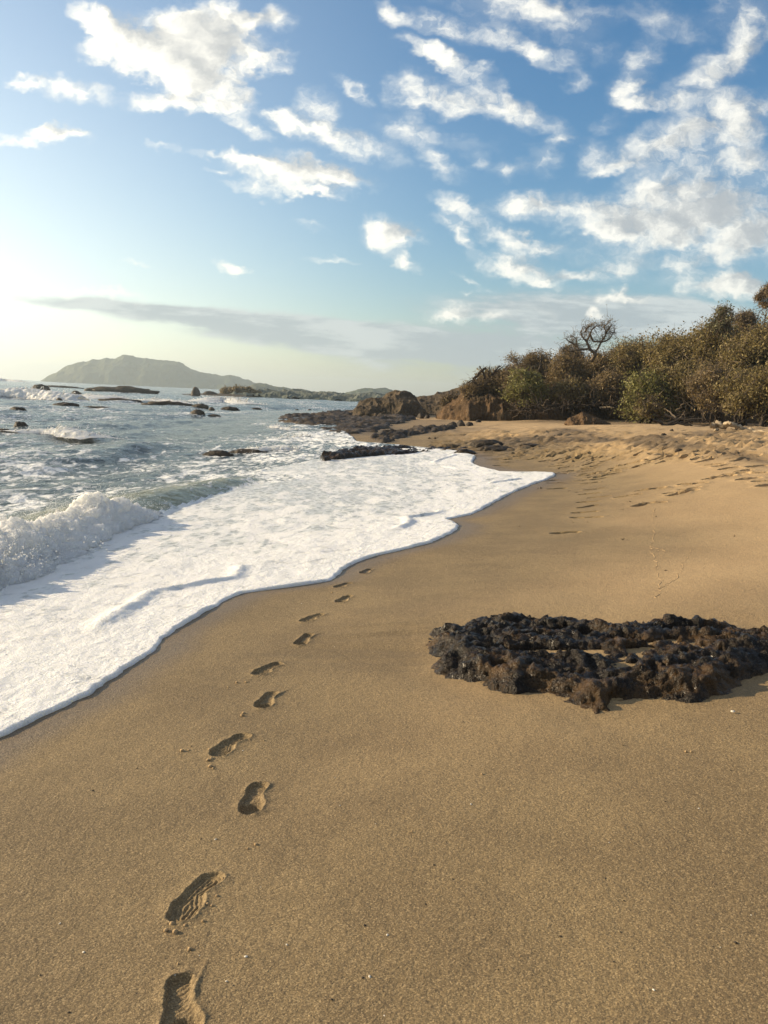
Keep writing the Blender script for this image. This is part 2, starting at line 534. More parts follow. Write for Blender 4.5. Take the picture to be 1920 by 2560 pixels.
def mat_water():
    m, t = new_mat('sea_water')
    p = pos(t)
    foam, clear = t.attr('foam'), t.attr('clear')
    q = t.vmath('MULTIPLY', p, (1.0, .45, 1))
    n1 = t.noise(q, 5.5, 6.0, .62, .6)
    n2 = t.noise(t.vmath('MULTIPLY', p, (1.0, .5, 1)), 1.1, 7.0, .62, .8)
    n3 = t.noise(t.vmath('MULTIPLY', p, (1.0, .35, 1)), .22, 5.0, .6)
    streak = t.math('ADD', t.math('MULTIPLY', n1, .50), t.math('ADD', t.math('MULTIPLY', n2, .42), t.math('MULTIPLY', n3, .26)))
    f = t.smooth(t.math('ADD', t.math('MULTIPLY_ADD', t.math('SUBTRACT', streak, .59), 2.9, .54), foam), 1.0, 1.28)
    deep = t.mix(t.smooth(n3, .35, .65), (.030, .046, .042), (.050, .068, .058))
    c = t.mix(clear, deep, (.22, .215, .115))
    c = t.mix(f, c, (.82, .83, .82))
    w1 = t.noise(t.vmath('MULTIPLY', p, (1.0, .6, 1)), 2.6, 7.0, .62)
    w2 = t.noise(t.vmath('MULTIPLY', p, (1.0, .5, 1)), .45, 5.0, .6)
    h = t.math('ADD', t.math('MULTIPLY', w1, .30), t.math('ADD', t.math('MULTIPLY', w2, .7), t.math('MULTIPLY', f, .02)))
    b = bump(t, h, 1.0, .8)
    finish(t, c, t.math('MULTIPLY_ADD', f, .6, .13), b, .5, {'IOR': 1.33})
    return m


def mat_splash():
    m, t = new_mat('white_water')
    p = pos(t)
    n1 = t.noise(p, 30, 5.0, .65)
    n2 = t.noise(p, 7, 4.0, .6)
    c = t.mix(t.smooth(n2, .35, .7, 0, .35), (.90, .90, .88), (.76, .79, .77))
    b = bump(t, t.math('ADD', n1, n2), .03, .7)
    d = t.n('ShaderNodeBsdfPrincipled', {'Base Color': c, 'Roughness': .6, 'Specular IOR Level': .4, 'Normal': b,
                                         'Subsurface Weight': 1.0, 'Subsurface Radius': (.35, .34, .30), 'Subsurface Scale': 1.0})
    tr = t.n('ShaderNodeBsdfTranslucent', {'Color': (.92, .92, .86, 1), 'Normal': b})
    mx = t.n('ShaderNodeMixShader', {0: .3, 1: d.outputs[0], 2: tr.outputs[0]})
    t.n('ShaderNodeOutputMaterial', {'Surface': mx.outputs[0]})
    return m


def mat_rock(name, c1, c2, c3, rough, scale, bdist, wet=.5):
    m, t = new_mat(name)
    p = pos(t)
    n1 = t.noise(p, scale, 6.0, .62)
    n2 = t.noise(p, scale * 5, 5.0, .65)
    n3 = t.noise(p, scale * .3, 3.0, .6)
    c = t.mix(t.smooth(n1, .35, .65), c1, c2)
    c = t.mix(t.smooth(t.math('MULTIPLY_ADD', n2, .5, n3), .70, .95), c, c3)
    h = t.math('ADD', n1, t.math('MULTIPLY', n2, .5))
    b = bump(t, h, bdist, .9)
    finish(t, c, t.smooth(n2, .3, .7, rough - .14, rough + .14), b, wet)
    return m


def mat_leaf(name, a, b2, c3):
    m, t = new_mat(name)
    tone = t.attr('tone')
    c = t.mix(t.smooth(tone, 0, .7), a, b2)
    c = t.mix(t.smooth(tone, .90, 1.0), c, c3)
    d = t.n('ShaderNodeBsdfPrincipled', {'Base Color': c, 'Roughness': .6, 'Specular IOR Level': .3})
    tr = t.n('ShaderNodeBsdfTranslucent', {'Color': c})
    mx = t.n('ShaderNodeMixShader', {0: .3, 1: d.outputs[0], 2: tr.outputs[0]})
    t.n('ShaderNodeOutputMaterial', {'Surface': mx.outputs[0]})
    return m


def mat_bark(name, a, b2):
    m, t = new_mat(name)
    p = pos(t)
    n = t.noise(t.vmath('MULTIPLY', p, (1, 1, .3)), 18, 5, .6)
    c = t.mix(t.smooth(n, .35, .65), a, b2)
    finish(t, c, .85, bump(t, n, .02, .8), .2)
    return m


M_SAND, M_FOAM, M_WATER, M_SPLASH = mat_sand(), mat_foam(), mat_water(), mat_splash()
def mat_spray():
    m, t = new_mat('flying_spray')
    d = t.n('ShaderNodeBsdfDiffuse', {'Color': (.92, .92, .90, 1)})
    tr = t.n('ShaderNodeBsdfTranslucent', {'Color': (.95, .95, .92, 1)})
    mx = t.n('ShaderNodeMixShader', {0: .6, 1: d.outputs[0], 2: tr.outputs[0]})
    t.n('ShaderNodeOutputMaterial', {'Surface': mx.outputs[0]})
    return m


M_SPRAY = mat_spray()
M_WETROCK = mat_rock('wet_dark_rock', (.008, .006, .004), (.018, .012, .007), (.070, .040, .015), .33, 11.0, .035, .21)
M_SEAROCK = mat_rock('sea_rock', (.026, .020, .014), (.062, .047, .032), (.11, .08, .05), .62, 1.6, .12, .22)
M_BLUFF = mat_rock('bluff_rock', (.042, .031, .019), (.085, .061, .036), (.13, .093, .052), .85, .9, .25, .2)
M_EARTH = mat_rock('orange_earth', (.072, .045, .024), (.125, .076, .038), (.06, .044, .026), .9, 1.2, .25, .15)
M_HILL = mat_rock('forested_hill', (.040, .055, .028), (.075, .085, .042), (.10, .10, .055), .9, .012, 6.0, .1)
M_LEAF_BROWN = mat_leaf('brown_leaf', (.18, .132, .060), (.27, .198, .090), (.36, .28, .13))
M_LEAF_OLIVE = mat_leaf('olive_leaf', (.18, .14, .055), (.27, .212, .082), (.40, .33, .145))
M_LEAF_GREEN = mat_leaf('green_leaf', (.15, .142, .045), (.235, .22, .07), (.36, .34, .13))
M_LEAF_PALE = mat_leaf('pale_leaf', (.13, .125, .06), (.20, .19, .10), (.32, .30, .19))
M_BARK = mat_bark('grey_bark', (.10, .075, .052), (.19, .145, .10))
M_DARKBARK = mat_bark('dark_bark', (.035, .027, .02), (.075, .058, .042))
M_DRIFT = mat_bark('bleached_wood', (.26, .20, .13), (.44, .36, .25))

# ------------------------------------------------------------------ terrain
SEA_Z = -0.45
XC_Y = [-6, 0, 3.8, 5.1, 6.5, 7.6, 9, 11, 13, 16.3, 20, 26, 32, 40, 60, 80, 105, 150, 400, 6000]
XC_X = [-3.6, -2.4, -1.67, -1.40, -1.12, -.5, .1, .9, 1.5, 2.5, 3.1, 2.4, .2, -1.6, -4.2, -4.5, 4, 60, 250, 3500]
BM_S = [-400, -30, -12, -5, 0, 2, 3, 6, 9, 12, 18, 30, 60, 400, 4000]
BM_Z = [-5, -1.9, -.85, -.38, -.08, .07, .17, .53, .76, .84, .92, 1.2, 2.6, 6, 6]


def coast(y):
    return pchip(y, XC_Y, XC_X)


def sand_base(x, y):
    x, y = np.asarray(x, float), np.asarray(y, float)
    s = x - coast(y)
    z = pchip(s * (1 - .6 * sstep(y, 24, 50) * (s > 0)), BM_S, BM_Z)
    z = z + .56 * sstep(y, 8.0, 21) * (1 - .75 * sstep(y, 22, 27)) * sstep(s, .8, 4.0) * (1 - sstep(y, 30, 45))
    fade = sstep(s, -6, 1)
    z = z + fade * .05 * (fbm2(x * .45, y * .3, 3, 5) - .5) + fade * .010 * (fbm2(x * 1.7, y * 1.7, 3, 9) - .5)
    tr = sstep(y, 17, 26) * sstep(s, .5, 3)
    z = z + tr * .10 * (fbm2(x * .8, y * .5, 3, 31) - .5)
    return z


def ground(px, py):
    """where the line of sight through a photo pixel meets the sand"""
    d = ray(px, py)
    lo, hi = 1.0, 400.0
    ts = np.geomspace(lo, hi, 1500)
    P = d[None] * ts[:, None]
    zz = sand_base(P[:, 0], P[:, 1])
    below = np.nonzero(P[:, 2] + CAM_H < zz)[0]
    k = below[0] if len(below) else len(ts) - 1
    a, b = ts[max(k - 1, 0)], ts[k]
    for _ in range(20):
        mid = (a + b) / 2
        q = d * mid
        if q[2] + CAM_H < float(sand_base(q[0:1], q[1:2])[0]):
            b = mid
        else:
            a = mid
    q = d * b
    return np.array([q[0], q[1], q[2] + CAM_H])


# ---- the foreground rock: outline, and the sand pockets lying in it
ROCK_PX = [(1040, 1592, 0), (1062, 1566, .05), (1105, 1556, .09), (1180, 1532, .12), (1270, 1522, .14), (1330, 1519, .14), (1440, 1529, .13), (1500, 1541, .12),
           (1555, 1530, .13), (1640, 1521, .15), (1700, 1519, .16), (1850, 1512, .18), (1930, 1530, .18), (2090, 1545, .12), (2180, 1600, .05), (2060, 1650, 0),
           (1930, 1672, 0), (1880, 1695, 0), (1845, 1732, 0), (1730, 1757, 0), (1640, 1750, 0), (1560, 1770, 0), (1490, 1782, 0),
           (1440, 1764, 0), (1380, 1744, 0), (1340, 1734, 0), (1290, 1742, 0), (1210, 1726, 0), (1150, 1702, 0), (1085, 1684, 0), (1058, 1672, 0), (1085, 1650, 0), (1062, 1628, 0)]
ROCK_XY = np.array([at_z(a, b, ground(a, b)[2] + c * .6)[:2] for a, b, c in ROCK_PX])


def poly_sdf(x, y, poly):
    """signed distance, negative inside"""
    d2 = np.full(x.shape, 1e9)
    ins = np.zeros(x.shape, bool)
    n = len(poly)
    for i in range(n):
        ax, ay = poly[i]
        bx, by = poly[(i + 1) % n]
        ex, ey = bx - ax, by - ay
        t = np.clip(((x - ax) * ex + (y - ay) * ey) / (ex * ex + ey * ey), 0, 1)
        d2 = np.minimum(d2, (x - ax - t * ex) ** 2 + (y - ay - t * ey) ** 2)
        c = ((ay > y) != (by > y)) & (x < (bx - ax) * (y - ay) / (by - ay + 1e-12) + ax)
        ins ^= c
    return np.where(ins, -1, 1) * np.sqrt(d2)


POCKETS_PX = [(1480, 1576, 60, 14), (1400, 1562, 40, 8), (1440, 1628, 110, 16), (1560, 1652, 60, 13), (1330, 1622, 60, 8), (1512, 1540, 50, 9), (1605, 1616, 50, 9), (1655, 1600, 60, 9),
              (1645, 1678, 26, 12), (1730, 1560, 70, 8), (1640, 1545, 50, 7), (1840, 1596, 60, 8), (1560, 1596, 50, 7)]
POCKETS = []
for a, b, ra, rb in POCKETS_PX:
    h = ground(a, b)[2] + .06
    c = at_z(a, b, h)
    POCKETS.append((c[0], c[1], abs(at_z(a + ra, b, h)[0] - c[0]), abs(at_z(a, b - rb, h)[1] - c[1])))


def sand_macro(x, y):
    """beach without the footprints: base, sand heaped in and scoured round the rock, drainage lines"""
    z = sand_base(x, y)
    x, y = np.asarray(x, float), np.asarray(y, float)
    near = (x > -1.2) & (x < 5) & (y > 2.8) & (y < 9)
    if near.any():
        xx, yy = x[near], y[near]
        sd = poly_sdf(xx, yy, ROCK_XY)
        lift = .030 * sstep(-sd, .06, .45) + .02 * sstep(-sd, .3, .8)
        back = sstep(yy, 4.9, 6.0)
        lift = lift + back * .07 * np.exp(-np.maximum(sd, 0) / .8) * sstep(-sd, -1.6, .1) * (1 - sstep(-sd, .06, .34))
        moat = .014 * np.exp(-((sd - .05) / .16) ** 2) * (1 - .6 * back)
        # scour tails dragged from the left tip towards the sea
        tip = ROCK_XY[0]
        tail = 0
        for oy, amp in ((.0, .008), (-.30, .006), (.20, .005)):
            yc = tip[1] + oy * .8 - .05 * (xx - tip[0]) + .03 * np.sin(xx * 5 + oy * 9)
            tail = tail + amp * np.exp(-((yy - yc) / .05) ** 2) * sstep(xx, tip[0] - 1.15, tip[0] - .1) * (1 - sstep(xx, tip[0] + .05, tip[0] + .3))
        z = z.copy()
        z[near] += lift - moat - tail
    return z


# ---- footprints -------------------------------------------------------------
# trail of shoe prints: heel pixel, toe pixel, style (0 long flat, 1 deep toe)
TRAIL = [((452, 2462), (455, 2600), 1), ((535, 2190), (436, 2300), 0), ((646, 1966), (622, 2030), 1), ((612, 1838), (532, 1890), 0), ((680, 1735), (654, 1768), 1),
         ((694, 1660), (641, 1686), 0), ((771, 1592), (749, 1611), 1), ((803, 1539), (757, 1557), 0), ((869, 1493), (850, 1505), 1), ((872, 1458), (841, 1469), 0),
         ((924, 1424), (908, 1433), 1)]
PRINTS = []          # x, y, angle (heel->toe), length, depth, style
for h, tt, st in TRAIL:
    a, b = ground(*h), ground(*tt)
    c = (a + b) / 2
    PRINTS.append([c[0], c[1], math.atan2(b[1] - a[1], b[0] - a[0]), .262, (.0092, .018)[st], st])
N_NEAR = len(PRINTS)
MID = [(1569, 1241, 1.0), (1627, 1225, 1.3), (1732, 1211, 1.2), (1783, 1197, 1.1), (1812, 1192, .8), (1840, 1185, .9), (1873, 1198, 1.0), (1892, 1184, 1.1), (1912, 1204, .8), (1918, 1214, .8),
       (1762, 1154, 1), (1786, 1162, 1), (1805, 1165, 1), (1823, 1172, 1), (1860, 1178, .9), (1755, 1146, 1), (1893, 1167, .9), (1575, 1161, 1.2), (1604, 1155, 1.1), (1612, 1161, 1), (1597, 1166, .9),
       (1643, 1148, 1.2), (1671, 1144, 1.1), (1662, 1154, .9), (1705, 1144, 1), (1543, 1169, 1.1), (1549, 1174, .9), (1512, 1180, .8), (1528, 1182, .8), (1533, 1186, .8), (1510, 1191, .7),
       (1473, 1160, 1), (1476, 1169, 1), (1474, 1173, 1), (1465, 1179, 1), (1471, 1185, 1), (1469, 1189, .9), (1487, 1193, 1), (1500, 1198, .6), (1462, 1202, .9), (1475, 1209, .9), (1485, 1224, .9),
       (1473, 1235, .5), (1497, 1243, .4), (1471, 1255, .35), (1471, 1267, .5), (1463, 1281, .35), (1467, 1294, .3), (1413, 1332, .35), (1391, 1166, 1), (1413, 1169, 1), (1423, 1179, .9),
       (1398, 1185, .7), (1378, 1202, .5), (1389, 1208, .5), (1393, 1222, .4), (1487, 1163, 1), (1499, 1146, .9), (1484, 1146, 1), (1405, 1134, 1), (1422, 1146, 1), (1412, 1156, 1),
       (1395, 1150, 1), (1450, 1150, 1), (1460, 1142, 1), (1380, 1140, 1), (1363, 1153, .9), (1345, 1146, 1), (1320, 1150, 1), (1300, 1142, 1), (1268, 1156, 1), (1270, 1150, 1), (1254, 1165, .8),
       (1290, 1137, 1), (1310, 1132, 1), (1335, 1136, 1), (1355, 1130, 1), (1597, 1134, 1), (1692, 1237, .7), (1692, 1232, .7), (1632, 1258, .5), (1607, 1262, .4), (1725, 1222, .6), (1722, 1229, .5),
       (1520, 1150, .5), (1555, 1138, .6), (1640, 1130, .7), (1730, 1134, .7), (1760, 1136, .8), (1800, 1140, .7), (1850, 1150, .6), (1830, 1134, .7), (1880, 1140, .7), (1780, 1146, .6)]
for i, (a, b, dp) in enumerate(MID):
    c = ground(a, b)
    PRINTS.append([c[0], c[1], random.uniform(-.5, .6) + (math.pi if random.random() < .5 else 0), random.uniform(.30, .36) * (1.25 if dp > 1.15 else 1), .15 * dp, 2])
PRINTS = np.array(PRINTS)

SPINE = np.array([(.000, .000, .033), (.085, -.012, .026), (.160, .000, .044), (.212, .006, .036)])


def print_shape(lx, ly, depth, style, seed):
    """height change of one print in its own frame: heel at lx=0, toe at lx=.25"""
    SP = SPINE * np.array([1, 1.2, 1.0]) + np.array([0, 0, .009]) if style == 0 else SPINE * np.array([1, .6, 1]) + np.array([0, 0, .008 if style == 1 else .022])
    sd = np.full(lx.shape, 9.0)
    along = np.zeros(lx.shape)
    for i in range(len(SP) - 1):
        a, b = SP[i], SP[i + 1]
        e = b[:2] - a[:2]
        t = np.clip(((lx - a[0]) * e[0] + (ly - a[1]) * e[1]) / e.dot(e), 0, 1)
        d = np.hypot(lx - a[0] - t * e[0], ly - a[1] - t * e[1]) - (a[2] + t * (b[2] - a[2]))
        along = np.where(d < sd, a[0] + t * e[0], along)
        sd = np.minimum(sd, d)
    sd = sd + .014 * (fbm2(lx * 30 + seed, ly * 30, 4, 3, .6) - .5)
    ins = sstep(-sd, -.004, .013)
    if style == 0:
        dep = depth * (.85 + .35 * sstep(along, .1, .2))
        tread = .0026 * np.sin(-sd * 2 * math.pi / .0125) * sstep(-sd, .008, .016)
        fl = -dep * ins + tread * ins
        rim = .006 * np.exp(-np.maximum(sd, 0) / .016) * (1 - ins) * (.6 + 1.1 * noise2(lx * 22 + seed, ly * 22, 8))
    elif style == 1:
        toe = np.hypot((lx - .185) / .058, (ly - .006) / .050)
        dep = depth * .50 + depth * 1.0 * sstep(1.15 - toe, 0, .5)
        tread = .0008 * np.sin((lx * .8 + .5 * ly + 9 * ly * ly) * 2 * math.pi / .016) * sstep(toe, .9, 1.2) * sstep(-sd, .004, .012)
        fl = -dep * ins + tread * ins
        rim = .007 * np.exp(-np.maximum(sd, 0) / .018) * (1 - ins) * (.5 + 1.2 * noise2(lx * 22 + seed, ly * 22, 8))
        # a little crest dragged out behind the heel
        rim = rim + (.0040 if seed % 2 < .9 else .0012) * np.exp(-(np.abs(ly - .046 + .30 * lx) / .007) ** 1.5) * sstep(lx, -.13, -.03) * (1 - sstep(lx, .05, .12))
    else:
        ins = sstep(-sd, -.016, .022)
        fl = -depth * ins
        rim = depth * .16 * np.exp(-np.maximum(sd, 0) / .05) * (1 - ins) * (.4 + 1.2 * noise2(lx * 9 + seed, ly * 9, 8))
    if style < 2:
        rim = rim + .0045 * (fbm2(lx * 45 + seed, ly * 45, 3, 19, .6) - .5) * np.exp(-np.abs(sd) / .045)
        fl = fl + .004 * (fbm2(lx * 26 + seed, ly * 26, 3, 29, .6) - .5) * ins
    out = np.hypot((lx - .11) / .27, ly / .21)
    return (fl + rim) * (1 - sstep(out, .75, 1.0)), sd


def sand_z(x, y):
    """beach with every footprint pressed in"""
    shp = np.shape(x)
    x, y = np.ravel(np.asarray(x, float)), np.ravel(np.asarray(y, float))
    z = sand_macro(x, y)
    for k, (cx, cy, an, ln, dp, st) in enumerate(PRINTS):
        sc = ln / .285
        r = .30 * sc
        m = np.nonzero((np.abs(x - cx) < r) & (np.abs(y - cy) < r))[0]
        if not len(m):
            continue
        dx, dy = x[m] - cx, y[m] - cy
        lx = (dx * math.cos(an) + dy * math.sin(an)) / sc + .11
        ly = (-dx * math.sin(an) + dy * math.cos(an)) / sc 
        dz, _ = print_shape(lx, ly, dp / sc, int(st), k * 3.7)
        z[m] += dz * sc
    return z.reshape(shp)


# trampled sand farther off: a field of shallow dimples, far too many to count
TRAMPLE = []
_r = np.random.default_rng(5)
while len(TRAMPLE) < 1700:
    px, py = _r.uniform(1080, 1920), _r.uniform(1058, 1150)
    dens = math.exp(-((py - 1100) / 34) ** 2) * (1.0 if px < 1500 else .45)
    if _r.random() < dens:
        g = ground(px, py)
        if g[1] < 60:
            TRAMPLE.append((g[0], g[1], _r.uniform(.09, .15), _r.uniform(.03, .075)))
TRAMPLE = np.array(TRAMPLE)


EDGE = [(-1.5, -3.0), (1.0, -2.35)]
for a, b in [(0, 1838), (200, 1745), (320, 1675), (385, 1630), (400, 1600), (440, 1570), (500, 1535), (560, 1500), (620, 1477), (700, 1465), (780, 1455), (840, 1444), (875, 1412), (905, 1398), (960, 1383),
             (1020, 1372), (1080, 1359), (1130, 1330), (1142, 1314), (1112, 1291), (1165, 1280), (1200, 1268), (1245, 1246), (1300, 1222), (1340, 1208), (1385, 1187)]:
    g = at_z(a, b, -.06)
    EDGE.append((g[1], g[0]))
EDGE += [(EDGE[-1][0] + .5, EDGE[-1][1] - .9), (EDGE[-1][0] + 1.2, 2.5), (22.5, 2.25), (25.0, 2.5), (27.0, 2.2), (29, .8), (31.5, -1.0), (35, -1.4), (42, -2.2), (60, -4.8), (80, -5.0), (100, 5), (150, 60), (400, 250), (6000, 3500)]
EDGE = np.array(EDGE)
EDGE = EDGE[np.argsort(EDGE[:, 0])]
_k = np.concatenate([[True], np.diff(EDGE[:, 0]) > .05])
EDGE = EDGE[_k]


def edge_x(y):
    e = np.interp(y, EDGE[:, 0], EDGE[:, 1])
    e2 = pchip(y, EDGE[:, 0], EDGE[:, 1])
    d = np.maximum(y, 1)
    n = .05 * np.sqrt(d / 5) * (fbm2(y * 2.2 / np.sqrt(d / 5), y * 0 + 3, 4, 21, .6) - .5) * 2
    n = n + .022 * (fbm2(y * 9, y * 0 + 7, 3, 24, .6) - .5) * 2
    return .3 * e + .7 * e2 + n * sstep(y, 1, 3) * (1 - sstep(y, 40, 60))


STREAKS = []
for (pa, pb, sg, am) in (((470, 1640), (1050, 1632), .035, .30), ((620, 1655), (1062, 1652), .025, .26), ((760, 1668), (1050, 1668), .03, .20), ((300, 1700), (700, 1662), .03, .12)):
    a, b = ground(*pa), ground(*pb)
    STREAKS.append(((a[0], a[1]), (b[0], b[1]), sg, am))


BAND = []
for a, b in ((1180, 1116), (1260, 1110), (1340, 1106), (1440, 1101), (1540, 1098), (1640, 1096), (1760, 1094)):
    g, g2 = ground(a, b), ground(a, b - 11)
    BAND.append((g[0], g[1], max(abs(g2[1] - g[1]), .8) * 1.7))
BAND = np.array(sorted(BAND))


def build_beach():
    # rows along y, columns fan out with distance
    off = 2.5
    rows = [-1.5]
    while rows[-1] < 400:
        r = .005 if rows[-1] < 34 else (.012 if rows[-1] < 90 else .06)
        rows.append(rows[-1] + r * (rows[-1] + off))
    rows = np.array(rows)
    us = np.concatenate([np.arange(-.62, .62, .005), .62 + .02 * np.arange(0, 12) ** 1.3])
    X = us[None] * (rows[:, None] + off)
    Y = np.broadcast_to(rows[:, None], X.shape)
    nr, nc = X.shape

    def height(x, y):
        z = sand_z(x, y)
        return z

    # dimples only on the coarse sheet beyond 15 m
    def trample(x, y, z):
        shp = z.shape
        x, y, z = x.ravel(), y.ravel(), z.ravel().copy()
        order = np.argsort(y)
        ys = y[order]
        for cx, cy, r, dp in TRAMPLE:
            a, b = np.searchsorted(ys, (cy - 2.2 * r, cy + 2.2 * r))
            ix = order[a:b]
            ix = ix[np.abs(x[ix] - cx) < 2.2 * r]
            if len(ix):
                q = ((x[ix] - cx) ** 2 + (y[ix] - cy) ** 2) / r ** 2
                z[ix] += dp * (-np.exp(-q) + .55 * np.exp(-((np.sqrt(q) - 1.35) / .35) ** 2))
        return z.reshape(shp)

    Z = trample(X, Y, height(X, Y))

    def normals(x, y):
        e = .002 + .0006 * np.maximum(y, 0)
        dzx = (sand_z(x + e, y) - sand_z(x - e, y)) / (2 * e)
        dzy = (sand_z(x, y + e) - sand_z(x, y - e)) / (2 * e)
        n = np.stack([-dzx, -dzy, np.ones_like(dzx)], -1)
        return n / np.linalg.norm(n, axis=-1, keepdims=True)

    def masks(x, y):
        s = x - coast(y)
        n = fbm2(x * .5, y * .35, 4, 77)
        moist = 1 - sstep(s + (n - .5) * 2.2 + .0 * y, 1.2, 4.2)
        moist = np.maximum(moist * (1 - .0 * s), (1 - sstep(y + (n - .5) * 1.5 - .35 * (x - 1), 2.6, 8.0)))
        litter = sstep(s + .12 * (y - 40) + (n - .5) * 8, 11.5, 15.5) * sstep(y, 22, 32)
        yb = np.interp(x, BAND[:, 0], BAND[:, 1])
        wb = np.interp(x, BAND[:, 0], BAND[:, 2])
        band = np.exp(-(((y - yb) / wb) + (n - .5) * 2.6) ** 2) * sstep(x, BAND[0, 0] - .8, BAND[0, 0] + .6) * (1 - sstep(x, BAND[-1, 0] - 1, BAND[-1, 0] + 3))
        band2 = sstep(y + (n - .5) * 8, 31, 36) * (1 - sstep(y + (n - .5) * 6, 55, 60)) * (1 - sstep(x + (n - .5) * 5, 2.5, 6.0))
        tails = 0
        tip = ROCK_XY[0]
        for oy in (.02, -.30, .24):
            yc = tip[1] + oy - .12 * (x - tip[0])
            tails = tails + np.exp(-((y - yc) / .035) ** 2) * sstep(x, tip[0] - 1.2, tip[0] - .1) * (1 - sstep(x, tip[0], tip[0] + .25))
        dark_sand = np.clip(1.1 * band + .75 * band2 + tails * .28, 0, 1)  # darker sand: far bands and thin tails left of the rock
        for (xa, ya), (xb, yb2), sg, am in STREAKS:
            f = np.clip((x - xa) / (xb - xa), 0, 1)
            yc = ya + (yb2 - ya) * f + .03 * np.sin(x * 4.1 + ya)
            dark_sand = np.maximum(dark_sand, am * np.exp(-((y - yc) / sg) ** 2) * sstep(f, 0, .35) * (1 - sstep(x, xb, xb + .15)) * (.5 + n))
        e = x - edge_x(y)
        damp_shade = (1 - sstep(e + .18 * (fbm2(x * 1.3, y * .9, 3, 78) - .5), .04 + .008 * y, .26 + .025 * y)) * (1 - sstep(y, 24, 30)) * .85  # shade of the foam lip, with slight damp, painted as darker sand
        return {'moist': moist, 'litter': litter, 'dark_sand': dark_sand, 'damp_shade': damp_shade}

    # which cells belong to which footprint
    owner = np.full((nr - 1, nc - 1), -1)
    xc = (X[:-1, :-1] + X[1:, 1:]) / 2
    yc = (Y[:-1, :-1] + Y[1:, 1:]) / 2
    for k, (cx, cy, an, ln, dp, st) in enumerate(PRINTS):
        sc = ln / .285
        m = np.nonzero((np.abs(xc - cx) < .32 * sc) & (np.abs(yc - cy) < .32 * sc))
        dx, dy = xc[m] - cx, yc[m] - cy
        lx, ly = (dx * math.cos(an) + dy * math.sin(an)) / sc, (-dx * math.sin(an) + dy * math.cos(an)) / sc
        ok = (np.hypot(lx / .25, ly / .185) < 1) & (owner[m] < 0)
        owner[m[0][ok], m[1][ok]] = k
    keep = (owner < 0).ravel()
    faces = grid_faces(nr, nc)
    N = normals(X, Y)
    # beyond the prints take the normals of the sheet itself so that the trampled dimples shade
    gx, gy = np.zeros_like(Z), np.zeros_like(Z)
    gx[:, 1:-1] = (Z[:, 2:] - Z[:, :-2]) / (X[:, 2:] - X[:, :-2])
    gy[1:-1] = (Z[2:] - Z[:-2]) / (Y[2:] - Y[:-2])
    gy -= gx * us[None]
    N2 = np.stack([-gx, -gy, np.ones_like(gx)], -1)
    N2 /= np.linalg.norm(N2, axis=-1, keepdims=True)
    fw = sstep(Y, 15, 20)[..., None]
    N = N * (1 - fw) + N2 * fw
    V = np.stack([X, Y, Z], -1).reshape(-1, 3)
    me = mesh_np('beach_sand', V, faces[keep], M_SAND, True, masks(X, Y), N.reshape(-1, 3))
    beach = link('beach_sand', me)
    tag(beach, 'golden beach sand sloping up from the foam to the bushes', None, None, 'structure')

    for k in range(len(PRINTS)):
        ii, jj = np.nonzero(owner == k)
        if not len(ii):
            continue
        ks = 8 if k < 3 else (7 if k < N_NEAR else 4)
        a = np.linspace(0, 1, ks + 1)
        A, B = np.meshgrid(a, a, indexing='ij')          # A along rows, B along columns

        def lerp(G):
            return ((1 - A) * (1 - B))[None] * G[ii, jj][:, None, None] + ((1 - A) * B)[None] * G[ii, jj + 1][:, None, None] + \
                   (A * (1 - B))[None] * G[ii + 1, jj][:, None, None] + (A * B)[None] * G[ii + 1, jj + 1][:, None, None]
        PX, PY, PZl = lerp(X), lerp(np.ascontiguousarray(Y)), lerp(Z)
        PZ = height(PX, PY)
        if k >= N_NEAR:
            PZ = trample(PX, PY, PZ)
        own = np.pad(owner, 1, constant_values=-1)
        for side, (di, dj) in (('lo', (-1, 0)), ('hi', (1, 0)), ('le', (0, -1)), ('ri', (0, 1))):
            nb = own[ii + 1 + di, jj + 1 + dj] < 0
            sl = {'lo': np.s_[:, 0, :], 'hi': np.s_[:, -1, :], 'le': np.s_[:, :, 0], 'ri': np.s_[:, :, -1]}[side]
            PZ[sl] = np.where(nb[:, None], PZl[sl], PZ[sl])
        for ca, cb in ((0, 0), (0, -1), (-1, 0), (-1, -1)):
            PZ[:, ca, cb] = PZl[:, ca, cb]
        V = np.stack([PX, PY, PZ], -1).reshape(-1, 3)
        f1 = grid_faces(ks + 1, ks + 1)
        Fq = (f1[None] + (np.arange(len(ii)) * (ks + 1) ** 2)[:, None, None]).reshape(-1, 4)
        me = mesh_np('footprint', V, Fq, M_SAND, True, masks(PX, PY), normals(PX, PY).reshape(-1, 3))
        link('footprint', me, beach)
    return beach


BEACH = build_beach()


# ------------------------------------------------------------------ water
# the shore break: foot line of the near wave
WAVE_PX = [(-420, 1650, -.26), (-150, 1535, -.28), (0, 1470, -.30), (90, 1428, -.31), (157, 1400, -.33), (208, 1377, -.34), (241, 1358, -.35), (301, 1336, -.36), (360, 1313, -.37),
           (420, 1290, -.38), (520, 1258, -.40), (640, 1222, -.42), (760, 1192, -.44)]
WAVE = np.array([at_z(a, b, c)[:2] for a, b, c in WAVE_PX])
# pixel row of the foam's top above each foot point, then the height of the green water behind
W_TOP = [1420, 1370, 1334, 1304, 1299, 1283, 1255, 1223, 1236, 1268]
W_H = [.34, .34, .34, .34, .34, .34, .36, .38, .36, .30, .28, .20, .0]
ROLL_H = [max(at_y(WAVE_PX[k][0], W_TOP[k], WAVE[k, 1] + .30)[2] - WAVE_PX[k][2] - .02, .1) for k in range(len(W_TOP))]


